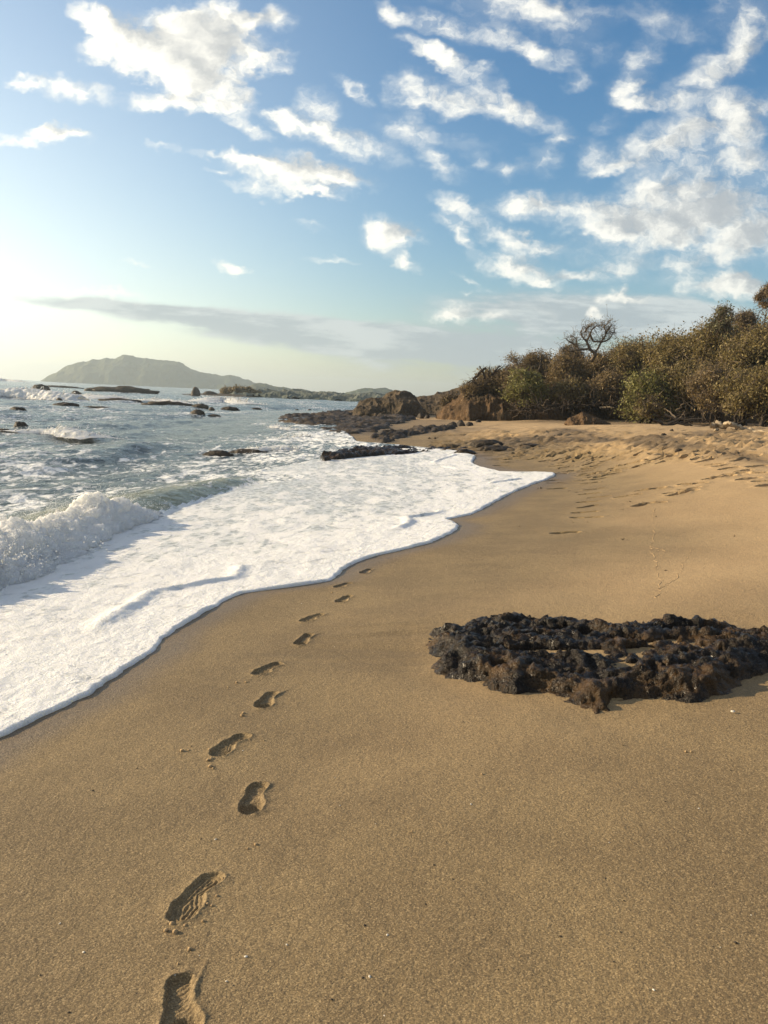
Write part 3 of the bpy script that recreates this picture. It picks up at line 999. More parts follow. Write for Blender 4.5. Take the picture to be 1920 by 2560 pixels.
def wave_h(y):
    h = np.interp(y, WAVE[:, 1], W_H) * sstep(y, WAVE[0, 1] - 1, WAVE[0, 1] + 1)
    return h * (1 - sstep(y, WAVE[-2, 1], WAVE[-1, 1]))


def wave_x(y):
    return pchip(y, WAVE[:, 1], WAVE[:, 0])


def near_wave(x, y):
    xi = wave_x(y) - x            # distance seaward of the foot
    h = wave_h(y)
    lump = h * .72 * sstep(xi, -.10, .55) * np.exp(-np.maximum(xi - .55, 0) ** 2 / .9)
    return lump


def sea_waves(x, y):
    off = np.clip((edge_x(y) - x) / 8, 0, 1)
    wx = x + 2.0 * (fbm2(x * .12, y * .06, 2, 51) - .5) * 4
    ph = (wx * .86 - y * .30)
    z = .10 * np.sin(ph * 2 * math.pi / 9.5 + 2 * fbm2(x * .05, y * .03, 2, 4) * 4)
    z = z + .05 * np.sin(ph * 2 * math.pi / 4.1 + 1.3 + 5 * fbm2(x * .2, y * .12, 2, 14))
    z = z + .26 * (fbm2(x * .9, y * .45, 4, 61, .6) - .5)
    return z * off


def water_z(x, y):
    w = edge_x(y) - x
    d = np.maximum(y, 1)
    zs = sand_base(x, y)
    tl = .020 + .012 * noise2(y * 3.1, y * 0, 71) + .0007 * d + .008 * noise2(y * 14, y * 0, 72)
    lipw = .020 + .0020 * d
    k = np.clip(w / lipw, 0, 1)
    lip = tl * np.sqrt(np.maximum(1 - (1 - k) ** 2, 0))
    # gentle folds of the foam sheet behind its front
    fold = .016 * (fbm2(x * 2.4, y * 1.1, 4, 33, .6) - .5) * sstep(w, .03, .5) * 2
    fold = fold + .014 * (fbm2(x * 9, y * 6, 4, 35, .65) - .5) * sstep(w, .01, .1)
    ridge = .03 * np.exp(-((w - .75 - .25 * np.sin(y * .9)) / .07) ** 2) * sstep(noise2(y * .8, y * 0 + 2, 12), .5, .7)
    sheet = zs - .012 + lip + fold + ridge
    sea = SEA_Z + sea_waves(x, y)
    kk = 14.0
    m = np.maximum(sheet, sea)
    z = m + np.log(np.exp(-kk * np.abs(sheet - sea)) + 1) / kk * sstep(w, .5, 2.5)
    z = z + near_wave(x, y)
    return z


def build_water():
    rows = [1.2]
    while rows[-1] < 5200:
        y = rows[-1]
        r = .0048 if y < 26 else (.008 if y < 60 else (.014 if y < 260 else .07))
        rows.append(y + r * (y + 1.0))
    rows = np.array(rows)
    nc = 330
    q = np.linspace(0, 1, nc)
    W = np.maximum(.62 * (rows + 4) + edge_x(rows), 4)
    kx = 4.6
    prof = (np.exp(kx * q) - 1) / (math.exp(kx) - 1)
    Wm = prof[None] * W[:, None]
    Y = np.broadcast_to(rows[:, None], Wm.shape)
    X = edge_x(rows)[:, None] - Wm
    Z = water_z(X, Y)
    nr = len(rows)
    V = np.stack([X, Y, Z], -1).reshape(-1, 3)
    faces = grid_faces(nr, nc)[:, ::-1]
    w = Wm
    xi = wave_x(Y) - X
    h = wave_h(Y)
    # foam on open water: dense in the surf, thinning offshore
    zf = sstep(w, 9, 3)
    offs = w - 3
    n = fbm2(X * .13, Y * .07, 3, 91)
    foam = .56 - .10 * sstep(Y, 14, 40) - .08 * sstep(Y, 40, 160) + .34 * (n - .5)
    surf = np.exp(-((Y - 20) / 5.5) ** 2) * sstep(w, 14, 2)
    foam = foam + .26 * surf
    foam = foam + .25 * np.exp(-((X + 2.6) / 2.5) ** 2 - ((Y - 34) / 7) ** 2)      # white water against the rock shelf
    foam = foam - .13 * np.exp(-((Y - 42) / 15) ** 2) * sstep(w, 2, 6)
    clear = np.clip(h / .3, 0, 1) * sstep(xi, -.2, .25) * (1 - sstep(xi, 1.0, 2.6))
    foam = foam - clear * .25
    C = lambda G: (G[:-1, :-1] + G[1:, 1:]).ravel() / 2
    fx, fy, fw, fxi, fh = C(X), C(Y), C(w), C(xi), C(h)
    lim = np.where(fy < WAVE[-1, 1], fx - wave_x(fy), 0)
    lim2 = fw - np.interp(fy, [18, 20, 24, 28], [5.2, 5.6, 4.4, 3.0])
    is_sw = np.where(fy < 17.5, (fx - wave_x(fy)) > -.05, lim2 < 0) & (fy < 28)
    is_wave = (fxi > -.05) & (fxi < 2.4) & (fh > .02) & ~is_sw
    thin = .02 + .12 * sstep(Y, 9, 18) + .07 * sstep(w, .6, 2.0) + .16 * sstep(w, .3, 2.5) - .05 * sstep(w, 5, 9) + .40 * (fbm2(X * .5, Y * .3, 3, 43) - .5)
    for name, sel, mat, at in (('sea', ~is_sw & ~is_wave, M_WATER, {'foam': foam, 'clear': clear}), ('swash_foam', is_sw, M_FOAM, {'thin': thin}), ('wave_body', is_wave, M_WATER, {'foam': foam, 'clear': clear})):
        f = faces[sel]
        idx, inv = np.unique(f, return_inverse=True)
        nrm = grid_normals(X, Y, Z).reshape(-1, 3)[idx]
        me = mesh_np(name, V[idx], inv.reshape(-1, 4), mat, True, {k: a.ravel()[idx] for k, a in at.items()}, nrm)
        yield name, me


def grid_normals(X, Y, Z):
    P = np.stack([X, Y, Z], -1)
    du, dv = np.gradient(P, axis=0), np.gradient(P, axis=1)
    n = np.cross(du, dv)
    n *= np.sign(n[..., 2:3] + 1e-12)
    return n / (np.linalg.norm(n, axis=-1, keepdims=True) + 1e-12)


WATER = dict(build_water())
tag(link('sea', WATER['sea']), 'grey green sea with streaks of foam reaching the horizon', None, None, 'structure')
tag(link('swash_foam', WATER['swash_foam']), 'white sheet of foam washing up over the sand', None, None, 'stuff')


# ------------------------------------------------------------------ breaking waves
def foam_roll(line, hs, width, nA, nB, namp, nscale, seed, zfun):
    """a tumbling roll of white water along a foot line (x, y, towards +n seaward)"""
    line = np.asarray(line, float)
    L = np.concatenate([[0], np.cumsum(np.hypot(*np.diff(line, axis=0).T))])
    u = np.linspace(0, L[-1], nA)
    cx, cy = pchip(u, L, line[:, 0]), pchip(u, L, line[:, 1])
    h = pchip(u, L, hs)
    tx, ty = np.gradient(cx), np.gradient(cy)
    ln = np.hypot(tx, ty)
    nx, ny = -ty / ln, tx / ln                     # to the left of the walking direction
    if nx.mean() > 0 and abs(nx.mean()) > abs(ny.mean()):
        nx, ny = -nx, -ny
    if abs(ny.mean()) > abs(nx.mean()) and ny.mean() < 0:
        nx, ny = -nx, -ny
    prof = np.array([(-.22, -.06), (-.20, .06), (-.10, .30), (.05, .58), (.20, .85), (.40, 1.02), (.62, 1.0), (.85, .78), (1.1, .48), (1.35, .2), (1.5, -.1)])
    b = np.linspace(0, len(prof) - 1, nB)
    pw, pz = np.interp(b, range(len(prof)), prof[:, 0]), np.interp(b, range(len(prof)), prof[:, 1])
    wv = width * (.8 + .5 * noise2(u * .9 / width * .6, u * 0, seed))[:, None]
    hv = (h * (.82 + .30 * noise2(u * 1.4 / width * .6, u * 0 + 5, seed + 3)))[:, None]
    push = (noise2(u * 1.1 / width * .5, u * 0 + 9, seed + 5) - .5)[:, None] * width * .5
    X = cx[:, None] + nx[:, None] * (pw[None] * wv + push)
    Y = cy[:, None] + ny[:, None] * (pw[None] * wv + push)
    Z = zfun(cx, cy)[:, None] + pz[None] * hv
    P = np.stack([X, Y, Z], -1).reshape(-1, 3)
    nm = grid_normals2(X, Y, Z).reshape(-1, 3)
    hh = np.broadcast_to(np.clip(hv / max(hs), .05, 1), X.shape).ravel()
    d = fbm3(P * nscale, 5, seed, .62, billow=True)
    d2 = fbm3(P * nscale * .45 + 7, 2, seed + 9)
    P = P + nm * (namp * hh * ((d - .32) * 1.9 + (d2 - .5) * .8))[:, None]
    return P, grid_faces(nA, nB)


def grid_normals2(X, Y, Z):
    P = np.stack([X, Y, Z], -1)
    n = np.cross(np.gradient(P, axis=0), np.gradient(P, axis=1))
    n /= np.linalg.norm(n, axis=-1, keepdims=True) + 1e-12
    c = P.mean(axis=1, keepdims=True) - np.array([0, 0, .3])
    if ((P - c) * n).sum() < 0:
        n = -n
    return n


OCTA = np.array([(1, 0, 0), (-1, 0, 0), (0, 1, 0), (0, -1, 0), (0, 0, 1), (0, 0, -1)], float)
OCTF = np.array([(0, 2, 4), (2, 1, 4), (1, 3, 4), (3, 0, 4), (2, 0, 5), (1, 2, 5), (3, 1, 5), (0, 3, 5)])


def droplets(mb, C, r, stretch=None):
    n = len(C)
    S = np.ones((n, 1, 3)) if stretch is None else stretch[:, None, :]
    V = (C[:, None] + OCTA[None] * np.asarray(r)[:, None, None] * S).reshape(-1, 3)
    mb.add(V, None, (OCTF[None] + (np.arange(n) * 6)[:, None, None]).reshape(-1, 3))


def spray(P, count, spread, size, seed, up=.25, topq=.55):
    """drops thrown off the upper side of a roll: jets and a mist of loose drops"""
    r = np.random.default_rng(seed)
    z = P[:, 2]
    top = np.nonzero(z > np.quantile(z, topq))[0]
    mb = MB()
    njet = max(6, count // 48)
    src = P[r.choice(top, njet)]
    C, R = [], []
    for s in src:
        k = r.integers(12, 46)
        dirv = np.array([r.normal(.3, .5), r.normal(-.1, .5), abs(r.normal(1, .4))])
        ln = spread * r.uniform(.4, 1.5)
        t = r.random(k) ** 1.3
        c = s + dirv[None] * (t * ln)[:, None] + r.normal(size=(k, 3)) * (.02 + .12 * t[:, None]) * spread
        c[:, 2] -= .5 * (t * ln) ** 2 / max(spread, .01) * .6
        C.append(c)
        R.append(size * (1.5 - t) * r.uniform(.4, 1.3, k))
    m = r.choice(np.arange(len(P)), count)
    c = P[m] + r.normal(size=(count, 3)) * spread * .32
    c[:, 2] += np.abs(r.normal(size=count)) * spread * up
    C.append(c)
    R.append(size * r.uniform(.3, 1.1, count) ** 1.6)
    droplets(mb, np.concatenate(C), np.concatenate(R))
    return mb


def breaker(line, hs, width, nA, nB, namp, nscale, seed, label, group=None, zf=None, nspray=0, size=.01, spread=.3, body=None):
    zf = zf or (lambda x, y: np.full(np.shape(x), SEA_Z))
    line = np.asarray(line, float)
    mid = line[len(line) // 2]
    root = empty('breaking_wave', (mid[0], mid[1], SEA_Z), label, 'wave', group)
    inv = Matrix.Translation(-Vector(root.location))
    P, Fq = foam_roll(line, hs, width, nA, nB, namp, nscale, seed, zf)
    o = link('foam_crest', mesh_np('foam_crest', P, Fq, M_SPLASH, True), root)
    o.matrix_parent_inverse = inv
    if body is not None:
        b = link('wave_body', body, root)
        b.matrix_parent_inverse = inv
    if nspray:
        s = spray(P, nspray, spread, size, seed + 40).build('spray', M_SPRAY, root)
        s.matrix_parent_inverse = inv
        s['kind'] = 'stuff'
    return root


near_line = [(a - .05, b) for a, b in WAVE[:10]]
breaker(near_line, [h * .68 for h in ROLL_H[:9]] + [.05], .60, 760, 130, .17, 4.4, 3,
        'broken wave of white water with flying spray rushing at the foam sheet', None,
        lambda x, y: water_z(x, y) - .02, 9500, .0042, .22, WATER['wave_body'])
# a second, lower front of white water before it
_l2 = [at_z(a, b, -.27)[:2] for a, b in ((-300, 1640), (-120, 1545), (0, 1498), (50, 1478), (95, 1455), (150, 1428), (200, 1402), (245, 1380))]
breaker(_l2, [.14, .17, .15, .16, .13, .12, .08, .02], .4, 420, 70, .10, 5.5, 13,
        'low tumbling front of white water just ahead of the broken wave', None, lambda x, y: water_z(x, y) - .03, 1900, .008, .20)


def px_line(pts, z=SEA_Z):
    return [at_z(a, b, z)[:2] for a, b in pts]


FAR_BREAKERS = [
    ([(-60, 994), (0, 993), (60, 996), (130, 1000), (190, 1003), (235, 1004)], [.75, .95, .85, .75, .5, .1], 2.6, 'long white breaker behind the scattered rocks at the left'),
    ([(225, 993), (270, 997), (300, 998), (340, 1002)], [.1, .42, .36, .08], 2.0, 'short white crest breaking on the long low reef'),
    ([(360, 1003), (420, 1007), (470, 1011), (500, 1013)], [.1, .4, .3, .08], 2.0, 'white crest breaking just off the right end of the low reef'),
    ([(535, 1007), (560, 1006), (585, 1008), (612, 1011)], [.1, .75, .6, .1], 2.4, 'green faced breaker curling in front of the bushy islet'),
    ([(-40, 953), (10, 953), (50, 955)], [1.0, 1.8, .3], 7, 'distant white breaker on the horizon at the left edge'),
    ([(60, 1088), (110, 1086), (150, 1090), (185, 1094), (220, 1098)], [.10, .20, .33, .20, .05], .9, 'foaming wave bursting beside the dark slanting rock'),
    ([(690, 1070), (730, 1082), (765, 1090), (785, 1096)], [.08, .26, .24, .06], .8, 'white surge running onto the flat rock shelf'),
    ([(690, 1108), (730, 1107), (770, 1108), (795, 1110)], [.06, .20, .24, .06], .7, 'second white surge breaking at the corner of the rock shelf'),
    ([(800, 1135), (860, 1134), (920, 1132), (990, 1130)], [.06, .16, .15, .05], .45, 'low white surge along the foot of the dark rock ledge'),
    ([(620, 1136), (680, 1133), (740, 1136), (780, 1135)], [.05, .2, .16, .04], .5, 'churning white water between the low ledge rocks'),
]
for i, (pl, hs, wd, lab) in enumerate(FAR_BREAKERS):
    ln = px_line(pl)
    dist = ln[len(ln) // 2][1]
    breaker(ln, hs, wd, 190, 44, .34 * max(hs), 1.5 / max(hs), 200 + i, lab, 'breaking waves far out' if dist > 100 else 'waves breaking on the rocks',
            None, 700, max(.006, .0005 * dist), .55 * max(hs))


# ------------------------------------------------------------------ rocks
def ico(sub):
    import bmesh
    bm = bmesh.new()
    bmesh.ops.create_icosphere(bm, subdivisions=sub, radius=1)
    V = np.array([v.co[:] for v in bm.verts])
    T = np.array([[v.index for v in f.verts] for f in bm.faces])
    bm.free()
    return V, T


ICO = {k: ico(k) for k in (2, 3, 4, 5)}


def rock(px, py, w, h, label, zbase, sub=4, mat=None, seed=1, group='rocks standing in the shallow sea', depth=1.0, tilt=0.0, name='sea_rock', onsand=False):
    """a rock whose foot shows at a photo pixel; w, h in photo pixels"""
    if onsand:
        g = ground(px, py)
    else:
        g = at_z(px, py, zbase)
    k = g[1] / F_PX
    rx, rz = w * k / 2, h * k
    ry = max(rx * depth, rz * .8)
    V, T = ICO[sub]
    P = V * np.array([1, 1, 1])
    s = max(rx, rz)
    Q = P * np.array([rx, ry, rz]) / min(rx, max(rz * 1.5, .05 * rx))
    n = fbm3(Q * 1.3 + seed * 7.1, 4, seed, .55, ridge=True)
    n2 = fbm3(Q * 3.1 + seed * 3.3, 3, seed + 5)
    P = P * (.70 + .48 * n + .22 * (n2 - .5))[:, None]
    P = P * np.array([rx, ry, rz])
    P[:, 2] = np.where(P[:, 2] < 0, P[:, 2] * .5, P[:, 2]) + P[:, 0] * tilt
    o = link(name, mesh_np(name, P, T, mat or M_SEAROCK, True), None, (g[0], g[1] + ry * .5, g[2] - rz * .06))
    return tag(o, label, 'rock', group)


SEA_ROCKS = [
    (97, 979, 46, 15, 'big rounded brown rock just behind the white breaker', 1.0, 0),
    (305, 982, 190, 13, 'long low dark reef lying before the headland', .16, .0),
    (150, 969, 110, 4, 'thin flat reef running left from the long low reef', .2, .0),
    (190, 987, 28, 8, 'low sloping rock in the foam right of the rounded rock', .8, -.1),
    (146, 1002, 16, 6, 'tiny dark rock poking from the foam of the breaker', 1, 0),
    (162, 1018, 70, 10, 'jagged dark rock below the tiny rock in the foam', .5, 0),
    (245, 1022, 96, 5, 'thin flat skerry right of the jagged dark rock', .3, 0),
    (43, 1026, 42, 7, 'low flat rock left of the jagged dark rock', .6, 0),
    (52, 1074, 46, 15, 'dark slanting rock at the left beside the bursting wave', .6, -.25),
    (8, 1084, 44, 10, 'dark wet rock cut off by the left edge', .6, 0),
    (300, 1004, 110, 7, 'low reef awash left of the two small breakers', .2, 0),
    (420, 1014, 130, 9, 'low brown reef awash in the middle of the bay', .2, 0),
    (500, 1020, 44, 9, 'flat brown rock at the right end of the reef awash', .5, 0),
    (528, 1025, 15, 6, 'tiny rock below the green faced breaker', 1, 0),
    (574, 1025, 46, 7, 'flat dark rock under the green faced breaker', .5, 0),
    (492, 1040, 38, 13, 'smooth brown boulder alone in the surf in mid bay', .9, 0),
    (534, 1042, 34, 5, 'flat dark rock touching the smooth brown boulder', .6, 0),
    (742, 1029, 13, 5, 'left one of two small rocks off the shelf', 1, 0),
    (774, 1029, 13, 5, 'right one of two small rocks off the shelf', 1, 0),
    (812, 1036, 16, 7, 'small dark rock at the outer edge of the shelf', 1, 0),
    (826, 1041, 18, 11, 'upright little rock next to the headland foot', 1, 0),
    (640, 1024, 30, 4, 'flat skerry between the two small rocks and the green breaker', .5, 0),
    (487, 990, 22, 18, 'square rock stack at the left of the bushy islet', .8, 0),
    (523, 989, 40, 9, 'low dark rock between the rock stack and the bushy islet', .5, 0),
    (545, 1140, 70, 11, 'left ledge rock awash in the white water', .35, 0),
    (625, 1137, 110, 11, 'dark ledge rock awash between two patches of foam', .3, 0),
]
for i, (a, b, w, h, lab, dp, tl) in enumerate(SEA_ROCKS):
    rock(a, b, w, h * 1.25, lab, SEA_Z - .02, 4 if w > 30 else 3, M_SEAROCK, 300 + i, depth=dp, tilt=tl)

SHORE_ROCKS = [
    (1052, 1046, 16, 11, 'left of the paired dark boulders before the headland', M_SEAROCK),
    (1068, 1046, 12, 8, 'smaller grey boulder of the pair before the headland', M_SEAROCK),
    (1095, 1042, 10, 7, 'little brown boulder at the foot of the orange bank', M_BLUFF),
    (1137, 1041, 14, 8, 'grey boulder lying under the orange bank', M_SEAROCK),
    (1160, 1043, 18, 4, 'thin dark slab under the orange bank', M_SEAROCK),
    (1132, 1068, 24, 12, 'rounded grey rock at the left of the rubble patch', M_SEAROCK),
    (1152, 1066, 22, 13, 'tallest grey rock of the rubble patch', M_SEAROCK),
    (1174, 1064, 20, 8, 'low rock at the right of the rubble patch', M_SEAROCK),
    (1196, 1056, 14, 6, 'small dark rock above the rubble patch', M_SEAROCK),
    (1128, 1119, 56, 8, 'low brown rock half buried in sand above the ledge', M_BLUFF),
    (1222, 1116, 92, 13, 'long dark slab rock lying on the sand behind the foam tongue', M_SEAROCK),
    (1245, 1127, 96, 11, 'pale grey flat rock in front of the long slab', M_SEAROCK),
    (1164, 1135, 54, 10, 'dark broken rock at the tip of the ledge', M_WETROCK),
    (1330, 1115, 60, 5, 'thin dark slab right of the long slab', M_SEAROCK),
    (1073, 1098, 8, 4, 'dark pebble sized rock alone on the smooth sand', M_SEAROCK),
    (1087, 1097, 6, 4, 'smallest dark stone alone on the smooth sand', M_SEAROCK),
    (1660, 1089, 16, 5, 'dark stone on the sand below the driftwood', M_SEAROCK),
    (1698, 1129, 20, 7, 'dark stone among the footprints at the top of the smooth slope', M_SEAROCK),
    (1680, 1078, 10, 5, 'small dark stone nearest the driftwood tangle', M_SEAROCK),
]
for i, (a, b, w, h, lab, m) in enumerate(SHORE_ROCKS):
    rock(a, b, w, h * 1.2, lab, 0, 4 if w > 30 else 3, m, 400 + i, 'rocks lying on the beach', .55, 0, 'beach_rock', True)


# ---- the foreground outcrop
def build_outcrop():
    x = np.arange(-.02, 4.4, .0125)
    y = np.arange(3.55, 7.6, .0125)
    X, Y = np.meshgrid(x, y)
    sd = poly_sdf(X.ravel(), Y.ravel(), ROCK_XY).reshape(X.shape)
    sd = sd + .10 * (fbm2(X * 6, Y * 6, 4, 61, .6) - .5) - .062
    zs = sand_macro(X, Y)
    zb = sand_base(X, Y)
    ins = sstep(-sd, -.02, .24) ** .8
    lump = fbm2(X * 4.2, Y * 4.2, 3, 62, .5)
    rid = 1 - np.abs(fbm2(X * 2.2 + .9 * Y, Y * 4.4 - .5 * X, 4, 63, .55) - .5) * 2
    front = np.exp(-np.maximum(-sd - .05, 0) / .30)
    topz = zb + .072 + .05 * (lump - .5) + .10 * (rid - .80) - .012 * front * (Y < 5.6) + .03 * sstep(Y, 5.0, 6.2)
    for cx, cy, rx, ry in POCKETS:
        q = np.hypot((X - cx) / (rx * .80), (Y - cy) / (ry * .80)) + .5 * (fbm2(X * 7, Y * 7, 3, 66) - .5)
        topz = topz - .072 * (1 - sstep(q, .55, 1.25))
    topz = topz - .030 * sstep(X, 1.9, 3.0) - .05 * sstep(Y - .15 * X, 5.35, 6.0) * sstep(fbm2(X * 2.2, Y * 3.2, 3, 67), .42, .60)
    Z = (zb - .10) * (1 - ins) + topz * ins
    P = np.stack([X, Y, Z], -1).reshape(-1, 3)
    N = grid_normals(X, Y, Z).reshape(-1, 3)
    d = fbm3(P * np.array([11, 11, 14]), 3, 71, .6, billow=True)
    d2 = fbm3(P * 34, 3, 75, .6, ridge=True)
    k = ins.ravel()
    P = P + N * ((.070 * (.40 - d) + .036 * (d2 - .7)) * k)[:, None]
    m = (sd < .10)
    fm = (m[:-1, :-1] & m[1:, 1:]).ravel()
    f = grid_faces(*X.shape)[fm]
    # leave out what lies well under the sand
    zz = zs.ravel()
    vis = (P[:, 2] > zz - .06)
    f = f[vis[f].any(axis=1)]
    idx, inv = np.unique(f, return_inverse=True)
    c = np.array([ROCK_XY[:, 0].mean(), ROCK_XY[:, 1].mean(), .05])
    o = link('rock_outcrop', mesh_np('rock_outcrop', P[idx] - c, inv.reshape(-1, 4), M_WETROCK, True), None, c)
    tag(o, 'wide black wet rock outcrop with sand filled hollows in the foreground sand', 'rock')


build_outcrop()
for i, (a, b, w, h, lab) in enumerate([
        (1203, 1539, 26, 9, 'small black rock just off the upper left of the big outcrop'),
        (1462, 1541, 60, 11, 'flat black rock in the gap at the back of the big outcrop'),
        ]):
    rock(a, b, w, h, lab, 0, 4, M_WETROCK, 500 + i, 'small rocks round the outcrop', .8, 0, 'beach_rock', True)


# ------------------------------------------------------------------ mounds: hills, headland, bank
def mound(prof, Y, zb, df, db, namp, nscale, seed, nx=160, ny=36, px_scale=1, front_pow=.6, ridge=True):
    P = np.array([at_y(a, b, Y) for a, b in prof])
    xs = np.linspace(P[0, 0], P[-1, 0], nx)
    top = np.interp(xs, P[:, 0], P[:, 2]) + .12 * namp * np.sin(np.linspace(0, math.pi, nx)) ** .5
    t = np.concatenate([np.linspace(0, 1, ny), np.linspace(1, 0, ny // 2)[1:]])
    front = np.arange(len(t)) < ny
    f = np.where(front, np.maximum(t, 0) ** front_pow, t ** .8)
    yo = np.where(front, -(1 - t) * df, (1 - t) * db)
    hh = np.maximum(top - zb, .02)
    sc = np.clip(hh / max(hh.max() * .5, .1), .15, 1)
    X = np.broadcast_to(xs[:, None], (nx, len(t))).copy()
    YY = Y + yo[None] * sc[:, None]
    Z = zb - .3 * (namp) + (hh + .3 * namp)[:, None] * f[None]
    Q = np.stack([X, YY, Z], -1).reshape(-1, 3)
    d = fbm3(Q * nscale, 5, seed, .55, ridge=ridge) - (.58 if ridge else .5)
    N = grid_normals(X, YY, Z).reshape(-1, 3)
    k = np.broadcast_to(sc[:, None], X.shape).ravel()
    crest = np.broadcast_to((1 - .45 * f)[None], X.shape).ravel()
    Q = Q + N * (namp * d * k * crest * 2.0)[:, None]
    return Q, grid_faces(nx, len(t))


def mound_obj(name, mat, label, cat=None, group=None, kind=None, **kw):
    Q, Fq = mound(**kw)
    c = np.array([Q[:, 0].mean(), Q[:, 1].mean(), Q[:, 2].min()])
    o = link(name, mesh_np(name, Q - c, Fq, mat, True), None, c)
    return tag(o, label, cat, group, kind)


K1 = .5787
HEAD = [(180, 192), (195, 184), (215, 170), (240, 160), (262, 150), (300, 130), (340, 118), (370, 116), (400, 110), (430, 108), (470, 105), (500, 102), (520, 98), (545, 93), (560, 94), (575, 98), (590, 106), (620, 108),
        (650, 107), (680, 105), (700, 104), (740, 110), (770, 119), (790, 128), (830, 150), (860, 162), (900, 172), (930, 177), (960, 180), (985, 176), (1000, 174), (1015, 178), (1030, 183), (1060, 191), (1090, 200), (1150, 215), (1200, 232), (1260, 250)]
mound_obj('headland_hill', M_HILL, 'long hazy wooded headland across the bay', None, None, 'structure',
          prof=[(a * K1, b * K1 + 840) for a, b in HEAD], Y=2000., zb=SEA_Z, df=90, db=300, namp=16, nscale=.016, seed=81, nx=420, ny=40)
RIDGE = [(1020, 262), (1060, 240), (1110, 212), (1150, 215), (1185, 222), (1220, 220), (1260, 232), (1310, 237), (1335, 242), (1360, 247), (1385, 243), (1420, 248), (1445, 249), (1470, 252), (1490, 250), (1515, 244), (1540, 238), (1560, 232), (1580, 226), (1600, 229),
         (1620, 234), (1645, 230), (1665, 231), (1690, 238), (1720, 252), (1760, 262), (1800, 275)]
mound_obj('ridge_hill', M_HILL, 'low hazy ridge with two humps beyond the rocky point', None, None, 'structure',
          prof=[(a * K1, b * K1 + 840) for a, b in RIDGE], Y=1150., zb=SEA_Z, df=70, db=200, namp=7, nscale=.03, seed=83, nx=320, ny=36)
M_HAZED_SCRUB = mat_rock('hazed_scrub', (.085, .100, .080), (.125, .138, .110), (.15, .155, .125), .9, .08, 1.0, .1)  # distance haze of the far shore painted into its scrub colour
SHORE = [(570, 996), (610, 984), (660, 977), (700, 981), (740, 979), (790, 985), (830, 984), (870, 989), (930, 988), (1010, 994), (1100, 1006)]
mound_obj('far_shore', M_HAZED_SCRUB, 'flat wooded shore at the foot of the hazy ridge', None, None, 'structure',
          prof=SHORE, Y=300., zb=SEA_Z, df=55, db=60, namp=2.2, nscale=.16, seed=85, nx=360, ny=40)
mound_obj('sand_islet', M_BLUFF, 'low sandy islet in the bay carrying a clump of bushes', 'islet', None, None,
          prof=[(470, 990), (490, 986), (540, 984), (600, 986), (650, 991), (690, 997), (720, 1001)], Y=262., zb=SEA_Z - .1, df=50, db=14, namp=.35, nscale=.3, seed=86, nx=120, ny=24)
mound_obj('rocky_point', M_BLUFF, 'brown rocky point sloping down to the sea on the right of the bay', 'headland', None, None,
          prof=[(852, 1046), (868, 1036), (880, 1032), (890, 1022), (905, 1010), (925, 1003), (945, 1003), (960, 1002), (972, 992), (990, 987), (1010, 986), (1022, 990), (1032, 1000), (1042, 1012), (1060, 1024), (1080, 1046)], Y=66., zb=-.15, df=5.5, db=4, namp=.75, nscale=.55, seed=87, nx=260, ny=60, front_pow=.55)
mound_obj('brown_slope', M_BLUFF, 'darker grassy slope rising behind the rocky point towards the bushes', 'slope', None, None,
          prof=[(1010, 1040), (1030, 1002), (1050, 992), (1085, 988), (1110, 980), (1140, 970), (1150, 968), (1180, 966), (1230, 955), (1300, 940)], Y=74., zb=.0, df=7, db=6, namp=.5, nscale=.6, seed=88, nx=220, ny=50)
mound_obj('earth_bank', M_EARTH, 'crumbling orange earth bank under the left end of the bushes', 'bank', None, None,
          prof=[(1090, 1034), (1110, 1018), (1130, 1010), (1155, 992), (1175, 972), (1200, 962), (1240, 958), (1300, 955), (1350, 960), (1400, 985), (1450, 1000), (1500, 1020)], Y=59., zb=.35, df=4.2, db=5, namp=.75, nscale=.7, seed=89, nx=260, ny=60, front_pow=.5)
mound_obj('wooded_rise', M_EARTH, 'earth rise on which the thicket of bushes grows', None, None, 'structure',
          prof=[(1280, 1010), (1400, 960), (1500, 950), (1600, 930), (1700, 910), (1850, 890), (2050, 880), (2400, 880), (2700, 1000)], Y=66., zb=.6, df=11, db=40, namp=.5, nscale=.5, seed=90, nx=220, ny=50)
mound_obj('earth_lump', M_EARTH, 'lone clod of dark earth standing out of the sand before the bushes', 'earth mound', None, None,
          prof=[(1414, 1062), (1424, 1048), (1436, 1042), (1450, 1035), (1462, 1034), (1472, 1040), (1488, 1046), (1506, 1052), (1525, 1058)], Y=43., zb=.55, df=1.0, db=1.2, namp=.22, nscale=2.0, seed=91, nx=120, ny=40)


